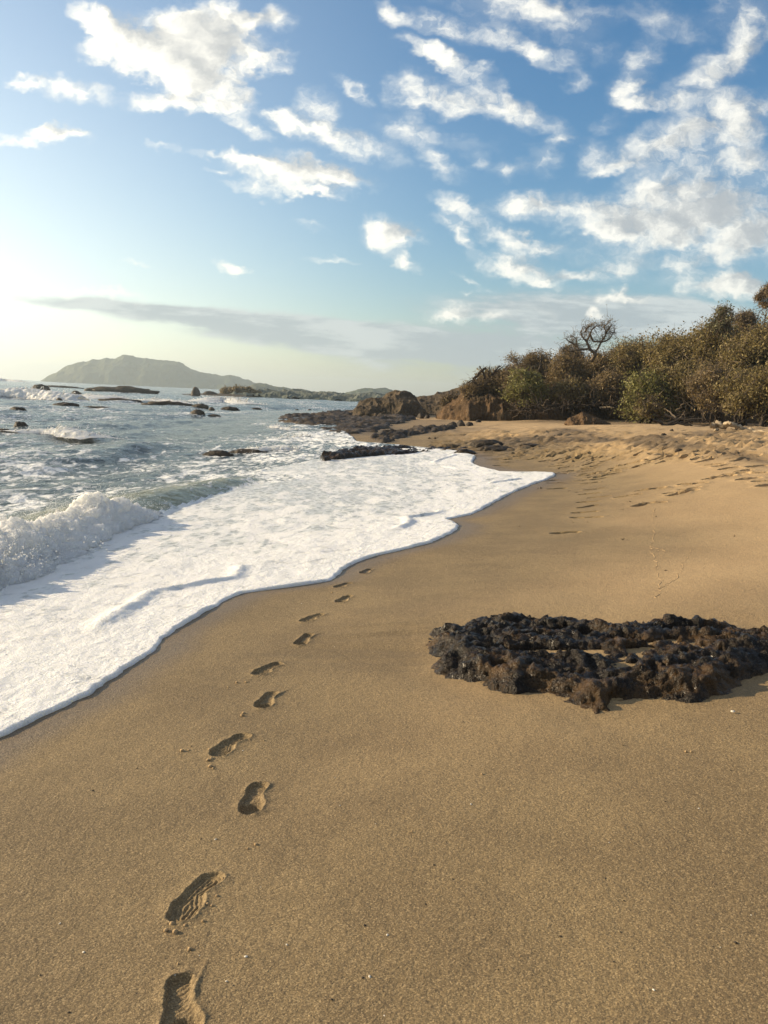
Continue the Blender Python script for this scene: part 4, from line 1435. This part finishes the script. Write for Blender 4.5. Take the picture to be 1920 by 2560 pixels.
# ---- rock shelf and ledge: flat wet rock, awash
def flat_rock(poly_px, z, zlow, step, label, seed, namp=.22, mat=None, scale=1.0):
    poly = np.array([at_z(a, b, z)[:2] for a, b in poly_px])
    lo, hi = poly.min(0) - step * 2, poly.max(0) + step * 2
    x = np.arange(lo[0], hi[0], step)
    y = np.arange(lo[1], hi[1], step * 1.6)
    X, Y = np.meshgrid(x, y)
    sd = poly_sdf(X.ravel(), Y.ravel(), poly).reshape(X.shape)
    sd = sd + .9 * scale * (fbm2(X * 1.1 / scale, Y * .8 / scale, 4, seed, .55) - .5)
    ins = sstep(-sd, 0, .5 * scale)
    r = 1 - np.abs(fbm2(X * .9 / scale, Y * .7 / scale, 5, seed + 2, .6) - .5) * 2
    l = fbm2(X * .35 / scale, Y * .3 / scale, 3, seed + 6)
    zb = sand_base(X, Y)
    top = np.maximum(z, zb + .04) + namp * (r - .78) * 1.6 + namp * (l - .5) * 1.2
    zb = sand_base(X, Y)
    Z = np.minimum(zb, zlow) * (1 - ins) + top * ins
    P = np.stack([X, Y, Z], -1).reshape(-1, 3)
    d = fbm3(P * 2.6 / scale, 3, seed + 8, .6, billow=True)
    P[:, 2] += namp * .5 * (.4 - d) * ins.ravel()
    m = sd < .1 * scale
    f = grid_faces(*X.shape)[(m[:-1, :-1] & m[1:, 1:]).ravel()]
    idx, inv = np.unique(f, return_inverse=True)
    c = np.array([poly[:, 0].mean(), poly[:, 1].mean(), z])
    o = link('rock_shelf', mesh_np('rock_shelf', P[idx] - c, inv.reshape(-1, 4), mat or M_SEAROCK, True), None, c)
    return tag(o, label, 'rock shelf')


flat_rock([(655, 1050), (700, 1042), (760, 1039), (860, 1038), (960, 1042), (1040, 1052), (1060, 1066), (1010, 1078), (960, 1100), (880, 1098), (800, 1106), (780, 1085), (720, 1066)],
          -.30, -1.0, .11, 'wide dark rock shelf awash at the foot of the rocky point', 601, .34, M_SEAROCK, 1.3)
flat_rock([(790, 1132), (850, 1122), (900, 1116), (940, 1118), (1020, 1122), (1100, 1126), (1185, 1128), (1190, 1134), (1120, 1134), (1030, 1136), (960, 1136), (880, 1138), (800, 1142)],
          -.16, -.7, .045, 'narrow dark rock ledge bordering the far end of the foam', 611, .20, M_WETROCK, .5)
flat_rock([(915, 1092), (960, 1086), (1030, 1082), (1100, 1084), (1150, 1086), (1120, 1092), (1040, 1094), (980, 1104), (930, 1104)],
          -.05, -.5, .07, 'broken dark rocks between the shelf and the smooth sand', 621, .30, M_SEAROCK, .7)


# ------------------------------------------------------------------ trees and bushes
def limb(rng, a, b, n=6, wob=.12):
    t = np.linspace(0, 1, n)[:, None]
    p = a + (b - a) * t
    w = rng.normal(size=(n, 3)) * wob * np.linalg.norm(b - a)
    w[0] = 0
    w[-1] = 0
    return p + w * np.sin(t * math.pi)


def bush(px0, py0, px1, py1, Y, base, label, leafmat, seed, nleaf=5200, ntwig=2600, lsize=.078, cat='bush', name='bush', group='bushes and small trees of the thicket', trunk_r=.10, open_=.0, twiggy=.5, clump=.34, nclump=60):
    """px box of the crown in the photo at distance Y; base = (px, py) of the stem foot or None: under the crown"""
    rng = np.random.default_rng(seed)
    nleaf, ntwig = int(nleaf * 1.9), int(ntwig * 1.5)
    a, b = at_y(px0, py1, Y), at_y(px1, py0, Y)
    c = (a + b) / 2
    rx, rz = abs(b[0] - a[0]) / 2, abs(b[2] - a[2]) / 2
    ry = max(min(rx, rz * 1.3), .4)
    fx = c[0] if base is None else at_y(base[0], base[1], Y)[0]
    fz = float(sand_base(np.array([fx]), np.array([Y]))[0]) if base is None else at_y(base[0], base[1], Y)[2]
    foot = np.array([fx, Y + .15 * ry, min(fz, c[2] - rz * .6)])
    root = empty(name, foot, label, cat, group)
    # clumps spread through the crown, more towards its outside
    u = rng.normal(size=(nclump, 3))
    u /= np.linalg.norm(u, axis=1)[:, None]
    rr = rng.random(nclump) ** (.42 if not open_ else .6)
    cl = u * rr[:, None] * np.array([rx, ry, rz]) * .92 * (1 + .25 * rng.normal(size=(nclump, 1)) * .5)
    cl += c - foot + np.array([0, 0, 0])
    size = clump * rng.uniform(.6, 1.4, nclump) * (rx * .45 + rz * .55) / 1.6
    trunk = MB()
    nst = int(rng.integers(3, 6))
    order = rng.permutation(nclump)
    for i in range(nst):
        e = cl[order[i]] * np.array([.8, .8, .75])
        st = np.array([rng.normal() * .12, rng.normal() * .12, 0.])
        p = limb(rng, st, e, 8, .07)
        trunk.tube(p, np.linspace(trunk_r * rng.uniform(.6, 1.0), trunk_r * .22, 8), 6)
        for j in range(7):
            k = order[(nst + i * 7 + j) % nclump]
            q = limb(rng, p[rng.integers(3, 7)], cl[k], 5, .1)
            trunk.tube(q, np.linspace(trunk_r * .26, trunk_r * .08, 5), 4)
    trunk.build('trunk', M_DARKBARK, root)
    k = rng.integers(0, nclump, nleaf)
    C = cl[k] + rng.normal(size=(nleaf, 3)) * size[k][:, None] * np.array([1, 1, .8])
    crown = MB()
    tone = np.clip(rng.random(nleaf) * .75 + .35 * (rng.random(nclump)[k] - .3), 0, 1)
    crown.cards(C, lsize * rng.uniform(.6, 1.3, nleaf), .5, tone, rng)
    crown.build('crown', leafmat, root, False)
    if ntwig:
        k = rng.integers(0, nclump, ntwig)
        C = cl[k] + rng.normal(size=(ntwig, 3)) * size[k][:, None] * 1.05
        ax = rng.normal(size=(ntwig, 3)) + np.array([0, 0, .5])
        tw = MB()
        tw.cards(C, rng.uniform(.12, .38, ntwig), .045, None, rng, ax)
        o = tw.build('twigs', M_BARK, root, False)
        o['kind'] = 'stuff'
    return root


def bare_tree(px, py, top_px, top_py, Y, label, seed, spread=.8, levels=5, r0=.11, group='bare trees above the thicket', mat=None, name='bare_tree', leaf=0, lean=0.0):
    rng = np.random.default_rng(seed)
    foot, top = at_y(px, py, Y), at_y(top_px, top_py, Y)
    H = top[2] - foot[2]
    root = empty(name, foot, label, 'tree', group)
    mb, tips = MB(), []

    def grow(p, d, ln, r, lev):
        n = 6
        pts = [p]
        for i in range(n):
            d = d + rng.normal(size=3) * .26 + np.array([0, 0, .05])
            d /= np.linalg.norm(d)
            pts.append(pts[-1] + d * ln / n)
        mb.tube(pts, np.linspace(r, r * .62, n + 1), 5 if lev < 2 else 3)
        tips.append(pts[-1])
        if lev >= levels:
            return
        for i in range(2 if lev else 3):
            nd = d + rng.normal(size=3) * spread * np.array([1.2, .7, .75])
            nd[2] += .12
            nd /= np.linalg.norm(nd)
            grow(pts[-1 - int(rng.integers(0, 2))], nd, ln * rng.uniform(.66, .86), r * .6, lev + 1)
        if lev > 0:
            nd = d + rng.normal(size=3) * spread * 1.2
            nd /= np.linalg.norm(nd)
            grow(pts[3], nd, ln * .55, r * .45, lev + 1 if lev + 1 < levels else levels)
    grow(np.zeros(3), np.array([lean, 0, 1.0]), H * .30, r0, 0)
    V = np.concatenate(mb.v)
    zmax = V[:, 2].max()
    sc = H / zmax
    mb.v = [v * np.array([sc, sc, sc], dtype=np.float32) for v in mb.v]
    mb.build('trunk', mat or M_BARK, root)
    if leaf:
        tp = np.array(tips) * sc
        k = rng.integers(0, len(tp), leaf)
        cr = MB()
        cr.cards(tp[k] + rng.normal(size=(leaf, 3)) * .14, rng.uniform(.03, .065, leaf), .5, None, rng)
        cr.build('crown', M_LEAF_BROWN, root, False)
    return root


B, O_, G, PL = M_LEAF_BROWN, M_LEAF_OLIVE, M_LEAF_GREEN, M_LEAF_PALE
BUSHES = [
    # x0, y0, x1, y1, Y, base, label, leaf, seed, kwargs
    (1185, 925, 1265, 1005, 58, None, 'brown twiggy bush at the very left end of the thicket', B, 1, dict(nleaf=3600, ntwig=3000)),
    (1238, 918, 1330, 1012, 57, None, 'brownish bush leaning over the orange earth bank', B, 2, dict(nleaf=4200, ntwig=2600)),
    (1268, 935, 1368, 1010, 55, None, 'fresh green bush low in the left part of the thicket', G, 3, dict(nleaf=6000, ntwig=1200)),
    (1285, 888, 1385, 965, 61, None, 'brown thicket behind the fresh green bush', B, 4, dict(nleaf=4600, ntwig=3400)),
    (1362, 888, 1470, 985, 58, None, 'wide rusty brown bush under the bare tree', B, 5, dict(nleaf=5400, ntwig=3600)),
    (1372, 955, 1470, 1006, 55, None, 'low olive bush over a tangle of roots', O_, 6, dict(nleaf=4200, ntwig=2200)),
    (1440, 885, 1560, 975, 60, None, 'dense brown bush right of the bare tree foot', B, 7, dict(nleaf=5600, ntwig=3400)),
    (1455, 940, 1580, 1004, 55, None, 'dry brown bush over dark low branches', B, 8, dict(nleaf=4600, ntwig=3200)),
    (1530, 858, 1650, 965, 58, None, 'brown green bush where the crest of the thicket starts to climb', O_, 9, dict(nleaf=6200, ntwig=2600)),
    (1560, 930, 1690, 1042, 50, None, 'bright olive bush reaching down to the sand in mid thicket', G, 10, dict(nleaf=8200, ntwig=1700)),
    (1610, 838, 1760, 965, 54, None, 'big olive tree on the rising crest of the thicket', O_, 11, dict(nleaf=8600, ntwig=2400)),
    (1640, 905, 1790, 1006, 50, None, 'large green bush in the middle of the right half', O_, 12, dict(nleaf=8600, ntwig=2200)),
    (1715, 808, 1860, 940, 52, None, 'tall rounded brown green tree on the crest', O_, 13, dict(nleaf=8600, ntwig=2400)),
    (1735, 920, 1840, 1014, 47, (1800, 1058), 'dark stemmed tree whose low branches sprawl on the sand', B, 14, dict(nleaf=5200, ntwig=3000)),
    (1800, 830, 1960, 975, 49, None, 'broad olive tree cut by the right edge of the picture', O_, 15, dict(nleaf=9000, ntwig=2400)),
    (1800, 925, 1945, 1035, 45, (1848, 1072), 'olive tree with a thick pale forked trunk standing in the sand', O_, 16, dict(nleaf=7600, ntwig=2000, trunk_r=.17)),
    (1870, 800, 2010, 960, 50, None, 'tall brown tree at the right edge behind the broad olive tree', B, 17, dict(nleaf=7000, ntwig=3000)),
    (1895, 900, 2050, 1040, 44, (1912, 1066), 'slender stemmed bush at the right edge near the litter', O_, 18, dict(nleaf=6600, ntwig=2000)),
    (1770, 766, 1836, 850, 51, (1800, 880), 'airy tree with pale leaves sticking up above the crest', PL, 19, dict(nleaf=1500, ntwig=900, lsize=.07, open_=1, nclump=34, clump=.28, trunk_r=.05)),
    (1832, 768, 1902, 845, 53, (1866, 880), 'sparse greyish tree beside the pale leaved one on the crest', B, 20, dict(nleaf=1000, ntwig=1300, lsize=.06, open_=1, nclump=34, clump=.28, trunk_r=.05)),
    (1888, 702, 1990, 775, 42, (1960, 900), 'tree top leaning into the picture at the upper right edge', B, 21, dict(nleaf=2200, ntwig=1200, lsize=.05, open_=1, nclump=40, clump=.24, trunk_r=.05)),
    (1105, 992, 1150, 1018, 60, None, 'low dry grassy scrub on the left shoulder of the earth bank', B, 24, dict(nleaf=2600, ntwig=2600, lsize=.07)),
    (1150, 952, 1232, 1003, 57.5, None, 'dry brown scrub hanging over the face of the earth bank', B, 25, dict(nleaf=3000, ntwig=3000, lsize=.07)),
    (1215, 925, 1300, 1000, 61, None, 'brown bush closing the gap behind the leaning bush on the bank', B, 31, dict(nleaf=3000, ntwig=2600)),
    (1330, 902, 1420, 990, 62, None, 'dull brown bush behind the gap left of the wide rusty bush', B, 32, dict(nleaf=3400, ntwig=2800)),
    (1420, 895, 1500, 990, 63, None, 'dull brown bush right under the foot of the wide bare tree', B, 33, dict(nleaf=3400, ntwig=2800)),
    (1500, 885, 1590, 990, 62, None, 'dull olive bush behind the dry brown one', O_, 34, dict(nleaf=3600, ntwig=2600)),
    (1570, 862, 1660, 975, 60, None, 'brown bush filling the slope of the crest below the bare sapling', B, 35, dict(nleaf=4000, ntwig=2800)),
    (1640, 842, 1740, 960, 58, None, 'olive brown bush behind the big olive tree of the crest', O_, 36, dict(nleaf=4400, ntwig=2600)),
    (1700, 822, 1800, 950, 57, None, 'brown bush behind the left shoulder of the tall rounded tree', B, 37, dict(nleaf=4400, ntwig=2600)),
    (1770, 805, 1880, 940, 57, None, 'olive bush under the two airy trees on the crest', O_, 38, dict(nleaf=4600, ntwig=2400)),
    (1850, 805, 1960, 950, 56, None, 'brown bush on the crest at the right edge of the picture', B, 39, dict(nleaf=4400, ntwig=2400)),
    (1590, 990, 1660, 1040, 49, None, 'low olive shrub at the left foot of the bright olive bush', O_, 40, dict(nleaf=2600, ntwig=1500)),
    (1690, 990, 1760, 1030, 50, None, 'shaded low bush between the big bushes and the dark stemmed tree', O_, 41, dict(nleaf=2600, ntwig=1800)),
    (1508, 866, 1600, 925, 63, None, 'thin leaved bush fringing the skyline right of the bare tree', O_, 22, dict(nleaf=2000, ntwig=2200, open_=1)),
    (1395, 868, 1460, 915, 63, None, 'wispy brown bush fringing the skyline left of the bare tree', B, 23, dict(nleaf=1300, ntwig=2200, open_=1)),
]
for x0, y0, x1, y1, Y, base, lab, mt, sd, kw in BUSHES:
    bush(x0, y0, x1, y1, Y, base, lab, mt, sd, **kw)

def drawn_tree(limbs, Y, label, seed, r0=.13, ntw=7):
    """a bare tree whose main limbs follow the photo, with twigs grown from them"""
    rng = np.random.default_rng(seed)
    P0 = at_y(*limbs[0][0], Y)
    root = empty('bare_tree', P0, label, 'tree', 'bare trees above the thicket')
    tw, lf = MB(), []
    for i, pl in enumerate(limbs):
        W = np.array([at_y(a, b, Y) for a, b in pl]) - P0
        W[:, 1] += np.cumsum(rng.normal(size=len(W)) * .12)
        m = len(W) * 5
        t = np.linspace(0, len(W) - 1, m)
        Q = np.stack([pchip(t, np.arange(len(W)), W[:, k]) for k in range(3)], 1) + rng.normal(size=(m, 3)) * .012
        r = r0 if i == 0 else r0 * .55
        mb = MB()
        mb.tube(Q, np.linspace(r, r0 * .13, m), 6)
        mb.build('trunk' if i == 0 else 'limb', M_BARK, root)
        for j in range(int(ntw * len(W))):
            k = int(rng.integers(m // 4, m))
            d = rng.normal(size=3) * np.array([1, .7, .8]) + np.array([0, 0, .35])
            d /= np.linalg.norm(d)
            q = limb(rng, Q[k], Q[k] + d * rng.uniform(.15, .55), 4, .12)
            tw.tube(q, np.linspace(.011, .005, 4), 3)
            lf.append(q[-1]); lf.append(q[2])
            for h in range(2):
                d2 = d + rng.normal(size=3) * .8
                q2 = limb(rng, q[2], q[2] + d2 * rng.uniform(.1, .28), 3, .1)
                tw.tube(q2, np.linspace(.010, .005, 3), 3)
                lf.append(q2[-1])
    o = tw.build('twigs', M_BARK, root)
    o['kind'] = 'stuff'
    lf = np.array(lf)
    cr = MB()
    n = len(lf)
    cr.cards(lf + rng.normal(size=(n, 3)) * .05, rng.uniform(.02, .05, n), .5, None, rng)
    cr.build('crown', M_LEAF_BROWN, root, False)
    return root


def z4(L): return [[(1160 + a * .22905, 780 + b * .22905) for a, b in l] for l in L]


drawn_tree(z4([[(1395, 540), (1430, 460), (1370, 400), (1340, 330), (1300, 290), (1270, 230), (1285, 160)], [(1370, 400), (1270, 410), (1240, 370), (1230, 300), (1190, 250)],
               [(1340, 330), (1375, 260), (1400, 200), (1450, 150), (1510, 150)], [(1375, 255), (1420, 320), (1500, 325), (1590, 290), (1620, 230), (1640, 195)],
               [(1410, 500), (1460, 400), (1500, 320), (1545, 240), (1520, 170), (1560, 130), (1600, 85)], [(1240, 370), (1160, 325), (1100, 290)], [(1270, 410), (1150, 425), (1070, 385)],
               [(1320, 215), (1350, 170), (1400, 145)], [(1545, 240), (1590, 170), (1630, 140)]]), 57, 'wide gnarled bare tree standing above the brown bushes', 3)
bare_tree(1292, 925, 1292, 880, 60, 'small bare tree at the left on the skyline', 5, .8, 4, .05, leaf=500)
bare_tree(1328, 925, 1326, 886, 60, 'small wispy bare tree right of the leftmost one', 6, .8, 4, .05, leaf=500)
bare_tree(1610, 880, 1618, 838, 56, 'thin bare sapling poking from the crest of the thicket', 8, .5, 3, .04, leaf=200)
bare_tree(1560, 895, 1580, 842, 60, 'leafless shoots above the skyline left of the climbing crest', 9, .7, 4, .04, leaf=400)

# islet bushes
for i, (x0, y0, x1, y1, lab) in enumerate([
        (545, 972, 590, 990, 'left dark bush on the sandy islet'), (578, 966, 618, 990, 'tallest bush on the sandy islet'),
        (606, 970, 634, 991, 'rounded bush right of the tallest on the islet'), (622, 978, 652, 993, 'lowest bush at the right end of the islet')]):
    bush(x0, y0, x1, y1, 258, None, lab, B, 60 + i, nleaf=900, ntwig=400, lsize=.35, group='bushes on the islet', trunk_r=.2, nclump=24)

# dead wood ------------------------------------------------------------------
def deadwood(pts_list, Y, label, mat, r, seed, name='dead_branch', cat='driftwood', group=None):
    rng = np.random.default_rng(seed)
    if Y is None:                                   # it lies on the sand: find where
        Y = min(ground(*p)[1] for p in pts_list[0]) + .1
    P0 = at_y(*pts_list[0][0], Y)
    root = empty(name, P0, label, cat, group)
    for i, pl in enumerate(pts_list):
        W = np.array([at_y(a, b, Y) for a, b in pl]) - P0
        W[:, 1] += np.linspace(0, rng.normal() * .5, len(W))
        t = np.linspace(0, len(W) - 1, len(W) * 4)
        Q = np.stack([np.interp(t, range(len(W)), W[:, k]) for k in range(3)], 1)
        Q += rng.normal(size=Q.shape) * r * .35
        mb = MB()
        mb.tube(Q, np.linspace(r, r * .45, len(Q)) * (1 if i == 0 else .7), 6)
        mb.build('stem' if i == 0 else 'branch', mat, root)
    return root


deadwood([[(1215, 918), (1200, 930), (1185, 948), (1170, 958)], [(1196, 934), (1188, 950), (1190, 962)], [(1200, 962), (1186, 958), (1178, 952)]], 56, 'dark dead branch jutting out over the earth bank at the left', M_DARKBARK, .08, 1)
deadwood([[(1212, 945), (1206, 925), (1199, 915)], [(1206, 930), (1214, 918)], [(1222, 940), (1225, 915)]], 56, 'grey dead stubs beside the jutting dark branch', M_DARKBARK, .07, 2)
deadwood([[(1232, 935), (1248, 918), (1256, 912)], [(1240, 930), (1262, 914)], [(1258, 925), (1272, 912)]], 57, 'short dead stubs on the skyline above the earth bank', M_DARKBARK, .07, 3)
deadwood([[(1348, 928), (1352, 905), (1350, 888)]], 57, 'upright dead snag between the small bare trees and the big one', M_DARKBARK, .08, 4, 'dead_snag', 'snag')
deadwood([[(1780, 1064), (1810, 1060), (1840, 1064), (1862, 1072)], [(1800, 1061), (1790, 1072), (1786, 1076)], [(1812, 1060), (1800, 1052)]], None, 'bleached pale driftwood log lying below the dark stemmed tree', M_DRIFT, .085, 5, 'driftwood_log', 'driftwood')
deadwood([[(1625, 1050), (1650, 1056), (1668, 1064), (1700, 1060), (1730, 1056), (1790, 1050)], [(1668, 1064), (1695, 1050), (1712, 1042)], [(1700, 1060), (1740, 1066), (1780, 1062)]], None, 'long dark branch sprawling across the sand before the bushes', M_DARKBARK, .06, 6)
deadwood([[(1660, 1036), (1690, 1046), (1720, 1048), (1760, 1044)], [(1690, 1046), (1682, 1030), (1676, 1022)], [(1700, 1046), (1712, 1030)]], 45, 'grey fallen branch behind the long dark one', M_BARK, .06, 7)
deadwood([[(1880, 1080), (1895, 1076), (1906, 1080)]], None, 'small bleached stick at the right edge of the sand', M_DRIFT, .03, 9, 'driftwood_stick', 'driftwood')
deadwood([[(1500, 1020), (1516, 1017), (1530, 1019)]], 53, 'pale short log on the earth under the brown bushes', M_DRIFT, .06, 10, 'driftwood_log', 'driftwood')
for i, (xa, ya, xb, yb, lab) in enumerate([
        (1285, 1012, 1330, 1030, 'tangle of grey roots hanging over the sand right of the bank'), (1335, 1008, 1385, 1032, 'dark tangle of dead branches under the green bush'),
        (1400, 1000, 1450, 1022, 'dead branches lying under the low olive bush'), (1470, 998, 1560, 1022, 'wide tangle of dead branches under the dry brown bush'),
        (1660, 1005, 1760, 1050, 'dense tangle of dark branches in the shade of the big bushes')]):
    rng = np.random.default_rng(900 + i)
    Yd = 53 if xa < 1600 else 46
    a, b = at_y(xa, yb, Yd), at_y(xb, ya, Yd)
    root = empty('root_tangle', (a + b) / 2, lab, 'dead branches', 'dead branches under the thicket')
    for j in range(34):
        p = np.array([rng.uniform(a[0], b[0]), Yd + rng.uniform(-.8, .8), rng.uniform(a[2], b[2])]) - np.array((a + b) / 2)
        d = rng.normal(size=3) * np.array([1.0, .5, .55])
        d /= np.linalg.norm(d)
        q = limb(rng, p, p + d * rng.uniform(.4, 1.2), 6, .10)
        mb = MB()
        mb.tube(q, np.linspace(.026, .010, 6) * rng.uniform(.6, 1.3), 4)
        mb.build('branch', M_DARKBARK if j % 4 else M_BARK, root)


# ------------------------------------------------------------------ crumbs of sand and bits on the beach
def clump_mesh(seed):
    V, T = ICO[2]
    n = fbm3(V * 1.6 + seed * 5.1, 3, seed)
    return mesh_np('sand_clump', V * (.6 + .8 * n)[:, None] * np.array([1, 1, .8]), T, M_SAND, True)


CL = [clump_mesh(k) for k in range(4)]
CLUMPS = [(430, 2312, 13), (415, 2328, 11), (438, 2332, 13), (463, 2315, 8), (508, 2304, 8), (520, 2262, 9), (530, 2265, 7), (543, 2241, 8), (558, 2197, 6), (474, 2374, 10), (445, 2410, 5), (640, 2112, 8), (620, 2122, 6),
          (525, 1876, 9), (520, 1902, 9), (528, 1898, 8), (455, 1878, 9), (472, 1876, 5), (477, 1866, 4), (525, 1917, 9), (533, 1922, 6), (624, 1850, 5), (592, 1707, 6), (615, 1706, 5), (570, 1718, 4),
          (740, 1570, 4), (746, 1567, 4), (728, 1580, 3), (830, 1482, 4), (660, 1852, 4), (605, 1790, 8), (609, 1784, 7), (1715, 1880, 6), (1728, 1880, 5), (1205, 1936, 6), (1030, 2080, 5), (900, 2230, 4), (1400, 2150, 4), (1300, 2390, 5), (800, 1900, 4)]
for i, (a, b, s) in enumerate(CLUMPS):
    g = ground(a, b)
    r = s * g[1] / F_PX * .62
    o = link('sand_clump', CL[i % 4], BEACH, (g[0], g[1], g[2] + r * .35))
    o.scale = (r, r, r)
    o.rotation_euler = (0, 0, i * 1.3)
for pl in ([(1640, 1268), (1636, 1300), (1648, 1335), (1640, 1372), (1652, 1402), (1646, 1432), (1650, 1468), (1644, 1502)], [(1732, 1372), (1722, 1398), (1704, 1425), (1694, 1446), (1672, 1466), (1660, 1476)],
           [(1640, 1378), (1656, 1372), (1662, 1384)], [(1625, 1365), (1640, 1372)]):
    W = np.array([ground(*p) for p in pl])
    m = len(W) * 7
    tt = np.linspace(0, len(W) - 1, m)
    Q = np.stack([np.interp(tt, range(len(W)), W[:, k]) for k in range(3)], 1)
    rr = np.random.default_rng(len(pl))
    Q[:, :2] += np.cumsum(rr.normal(size=(m, 2)), 0) * .004 + rr.normal(size=(m, 2)) * .008
    Q[:, 2] = sand_z(Q[:, 0], Q[:, 1]) - .0005
    mb = MB()
    mb.tube(Q, .0030 * (.3 + 1.1 * rr.random(m)), 6)
    mb.build('sand_ridge', M_SAND, BEACH)
M_SHELL = mat_bark('shell', (.62, .56, .46), (.75, .70, .60))
for i, (a, b, s, lab) in enumerate([(566, 2454, 7, 'tiny white shell chip near the bottom footprint'), (1832, 1780, 12, 'pale pebble on the sand right of the outcrop'), (607, 1877, 4, 'white shell speck beside the third footprint')]):
    g = ground(a, b)
    r = s * g[1] / F_PX * .5
    V, T = ICO[2]
    n = fbm3(V * 1.2 + i, 2, i)
    o = link('shell_chip' if i != 1 else 'pebble', mesh_np('shell_chip', V * (.7 + .6 * n)[:, None] * np.array([r, r * .8, r * .5]), T, M_SHELL, True), None, (g[0], g[1], g[2] + r * .3))
    tag(o, lab, 'shell' if i != 1 else 'pebble')
SBITS = [mesh_np('shell_bit', ICO[2][0] * (.6 + .7 * fbm3(ICO[2][0] * 1.4 + k * 3, 2, k))[:, None] * np.array([1, .75, .45]), ICO[2][1], M_SHELL if k < 2 else M_SEAROCK, True) for k in range(4)]
rb = np.random.default_rng(77)
for i in range(70):
    a, b = rb.uniform(0, 1920), 1500 + 1040 * rb.random() ** .8
    g = ground(a, b)
    if g[0] - float(edge_x(g[1:2])[0]) < .35 or float(poly_sdf(g[0:1], g[1:2], ROCK_XY)[0]) < .1:
        continue
    r = rb.uniform(.0018, .0048) * (1.4 if rb.random() < .15 else 1)
    o = link('shell_bit', SBITS[int(rb.integers(0, 4))], BEACH, (g[0], g[1], float(sand_z(g[0:1], g[1:2])[0]) + r * .25))
    o.scale = (r, r, r)
    o.rotation_euler = (rb.uniform(-.4, .4), rb.uniform(-.4, .4), rb.uniform(0, 6))
# dark bits of weed along the old tide marks
M_WEED = mat_bark('dried_weed', (.03, .022, .015), (.07, .05, .03))
WEED = [(1347, 1223, 7), (1422, 1228, 4), (1443, 1231, 4), (1574, 1255, 6), (1608, 1258, 6), (1432, 1306, 4), (1298, 1318, 4), (1560, 1352, 7), (1838, 1342, 4), (1556, 1275, 3), (1470, 1306, 3), (1662, 1427, 5), (1640, 1293, 4)]
WEED_L = ['dark weed scrap on the bare sand right below the foam tongue', 'tiny weed scrap right of the scrap below the foam tongue', 'tiny weed scrap at the foot of the faded footprint column',
          'dark weed scrap left of the stringy pair below the big footprints', 'left one of the stringy weed pair below the big footprints', 'upper weed scrap below the row of big footprints', 'small dark weed scrap alone in the middle of the slope',
          'leftmost weed scrap on the middle of the smooth slope', 'dark weed scrap above the gap in the outcrop', 'dark weed speck alone near the right edge of the slope', 'weed speck between the faded footprints and the big ones',
          'weed speck just right of the faded footprint column', 'weed scrap on the sand right behind the outcrop', ]
WEED_L = WEED_L[:13]
for i, (a, b, s) in enumerate(WEED):
    g = ground(a, b)
    r = s * g[1] / F_PX * .6
    rng = np.random.default_rng(70 + i)
    mb = MB()
    for j in range(5):
        p = rng.normal(size=3) * r * .4
        d = rng.normal(size=3) * np.array([1, 1, .35])
        mb.tube(limb(rng, p, p + d * r * 1.1, 5, .2), np.full(5, r * .16), 4)
    o = mb.build('weed_scrap', M_WEED)
    o.location = (g[0], g[1], g[2] + r * .2)
    tag(o, WEED_L[i], 'seaweed', 'weed scraps on the smooth slope')

# ------------------------------------------------------------------ haze
def build_haze():
    m, t = new_mat('sea_haze')
    vol = t.n('ShaderNodeVolumePrincipled', {'Color': (.80, .93, 1.0, 1), 'Density': .00030, 'Anisotropy': .4})
    t.n('ShaderNodeOutputMaterial', {'Volume': vol.outputs[0]})
    x, y0, y1, zl, zh = 5600, -300, 5600, -7, 95
    V = np.array([(a, b, c) for c in (zl, zh) for b in (y0, y1) for a in (-x, x)], float)
    Fq = np.array([(0, 2, 3, 1), (4, 5, 7, 6), (0, 1, 5, 4), (2, 6, 7, 3), (0, 4, 6, 2), (1, 3, 7, 5)])
    o = link('haze', mesh_np('haze', V, Fq, m, False))
    tag(o, 'thin pale sea haze over the bay', None, None, 'stuff')


build_haze()
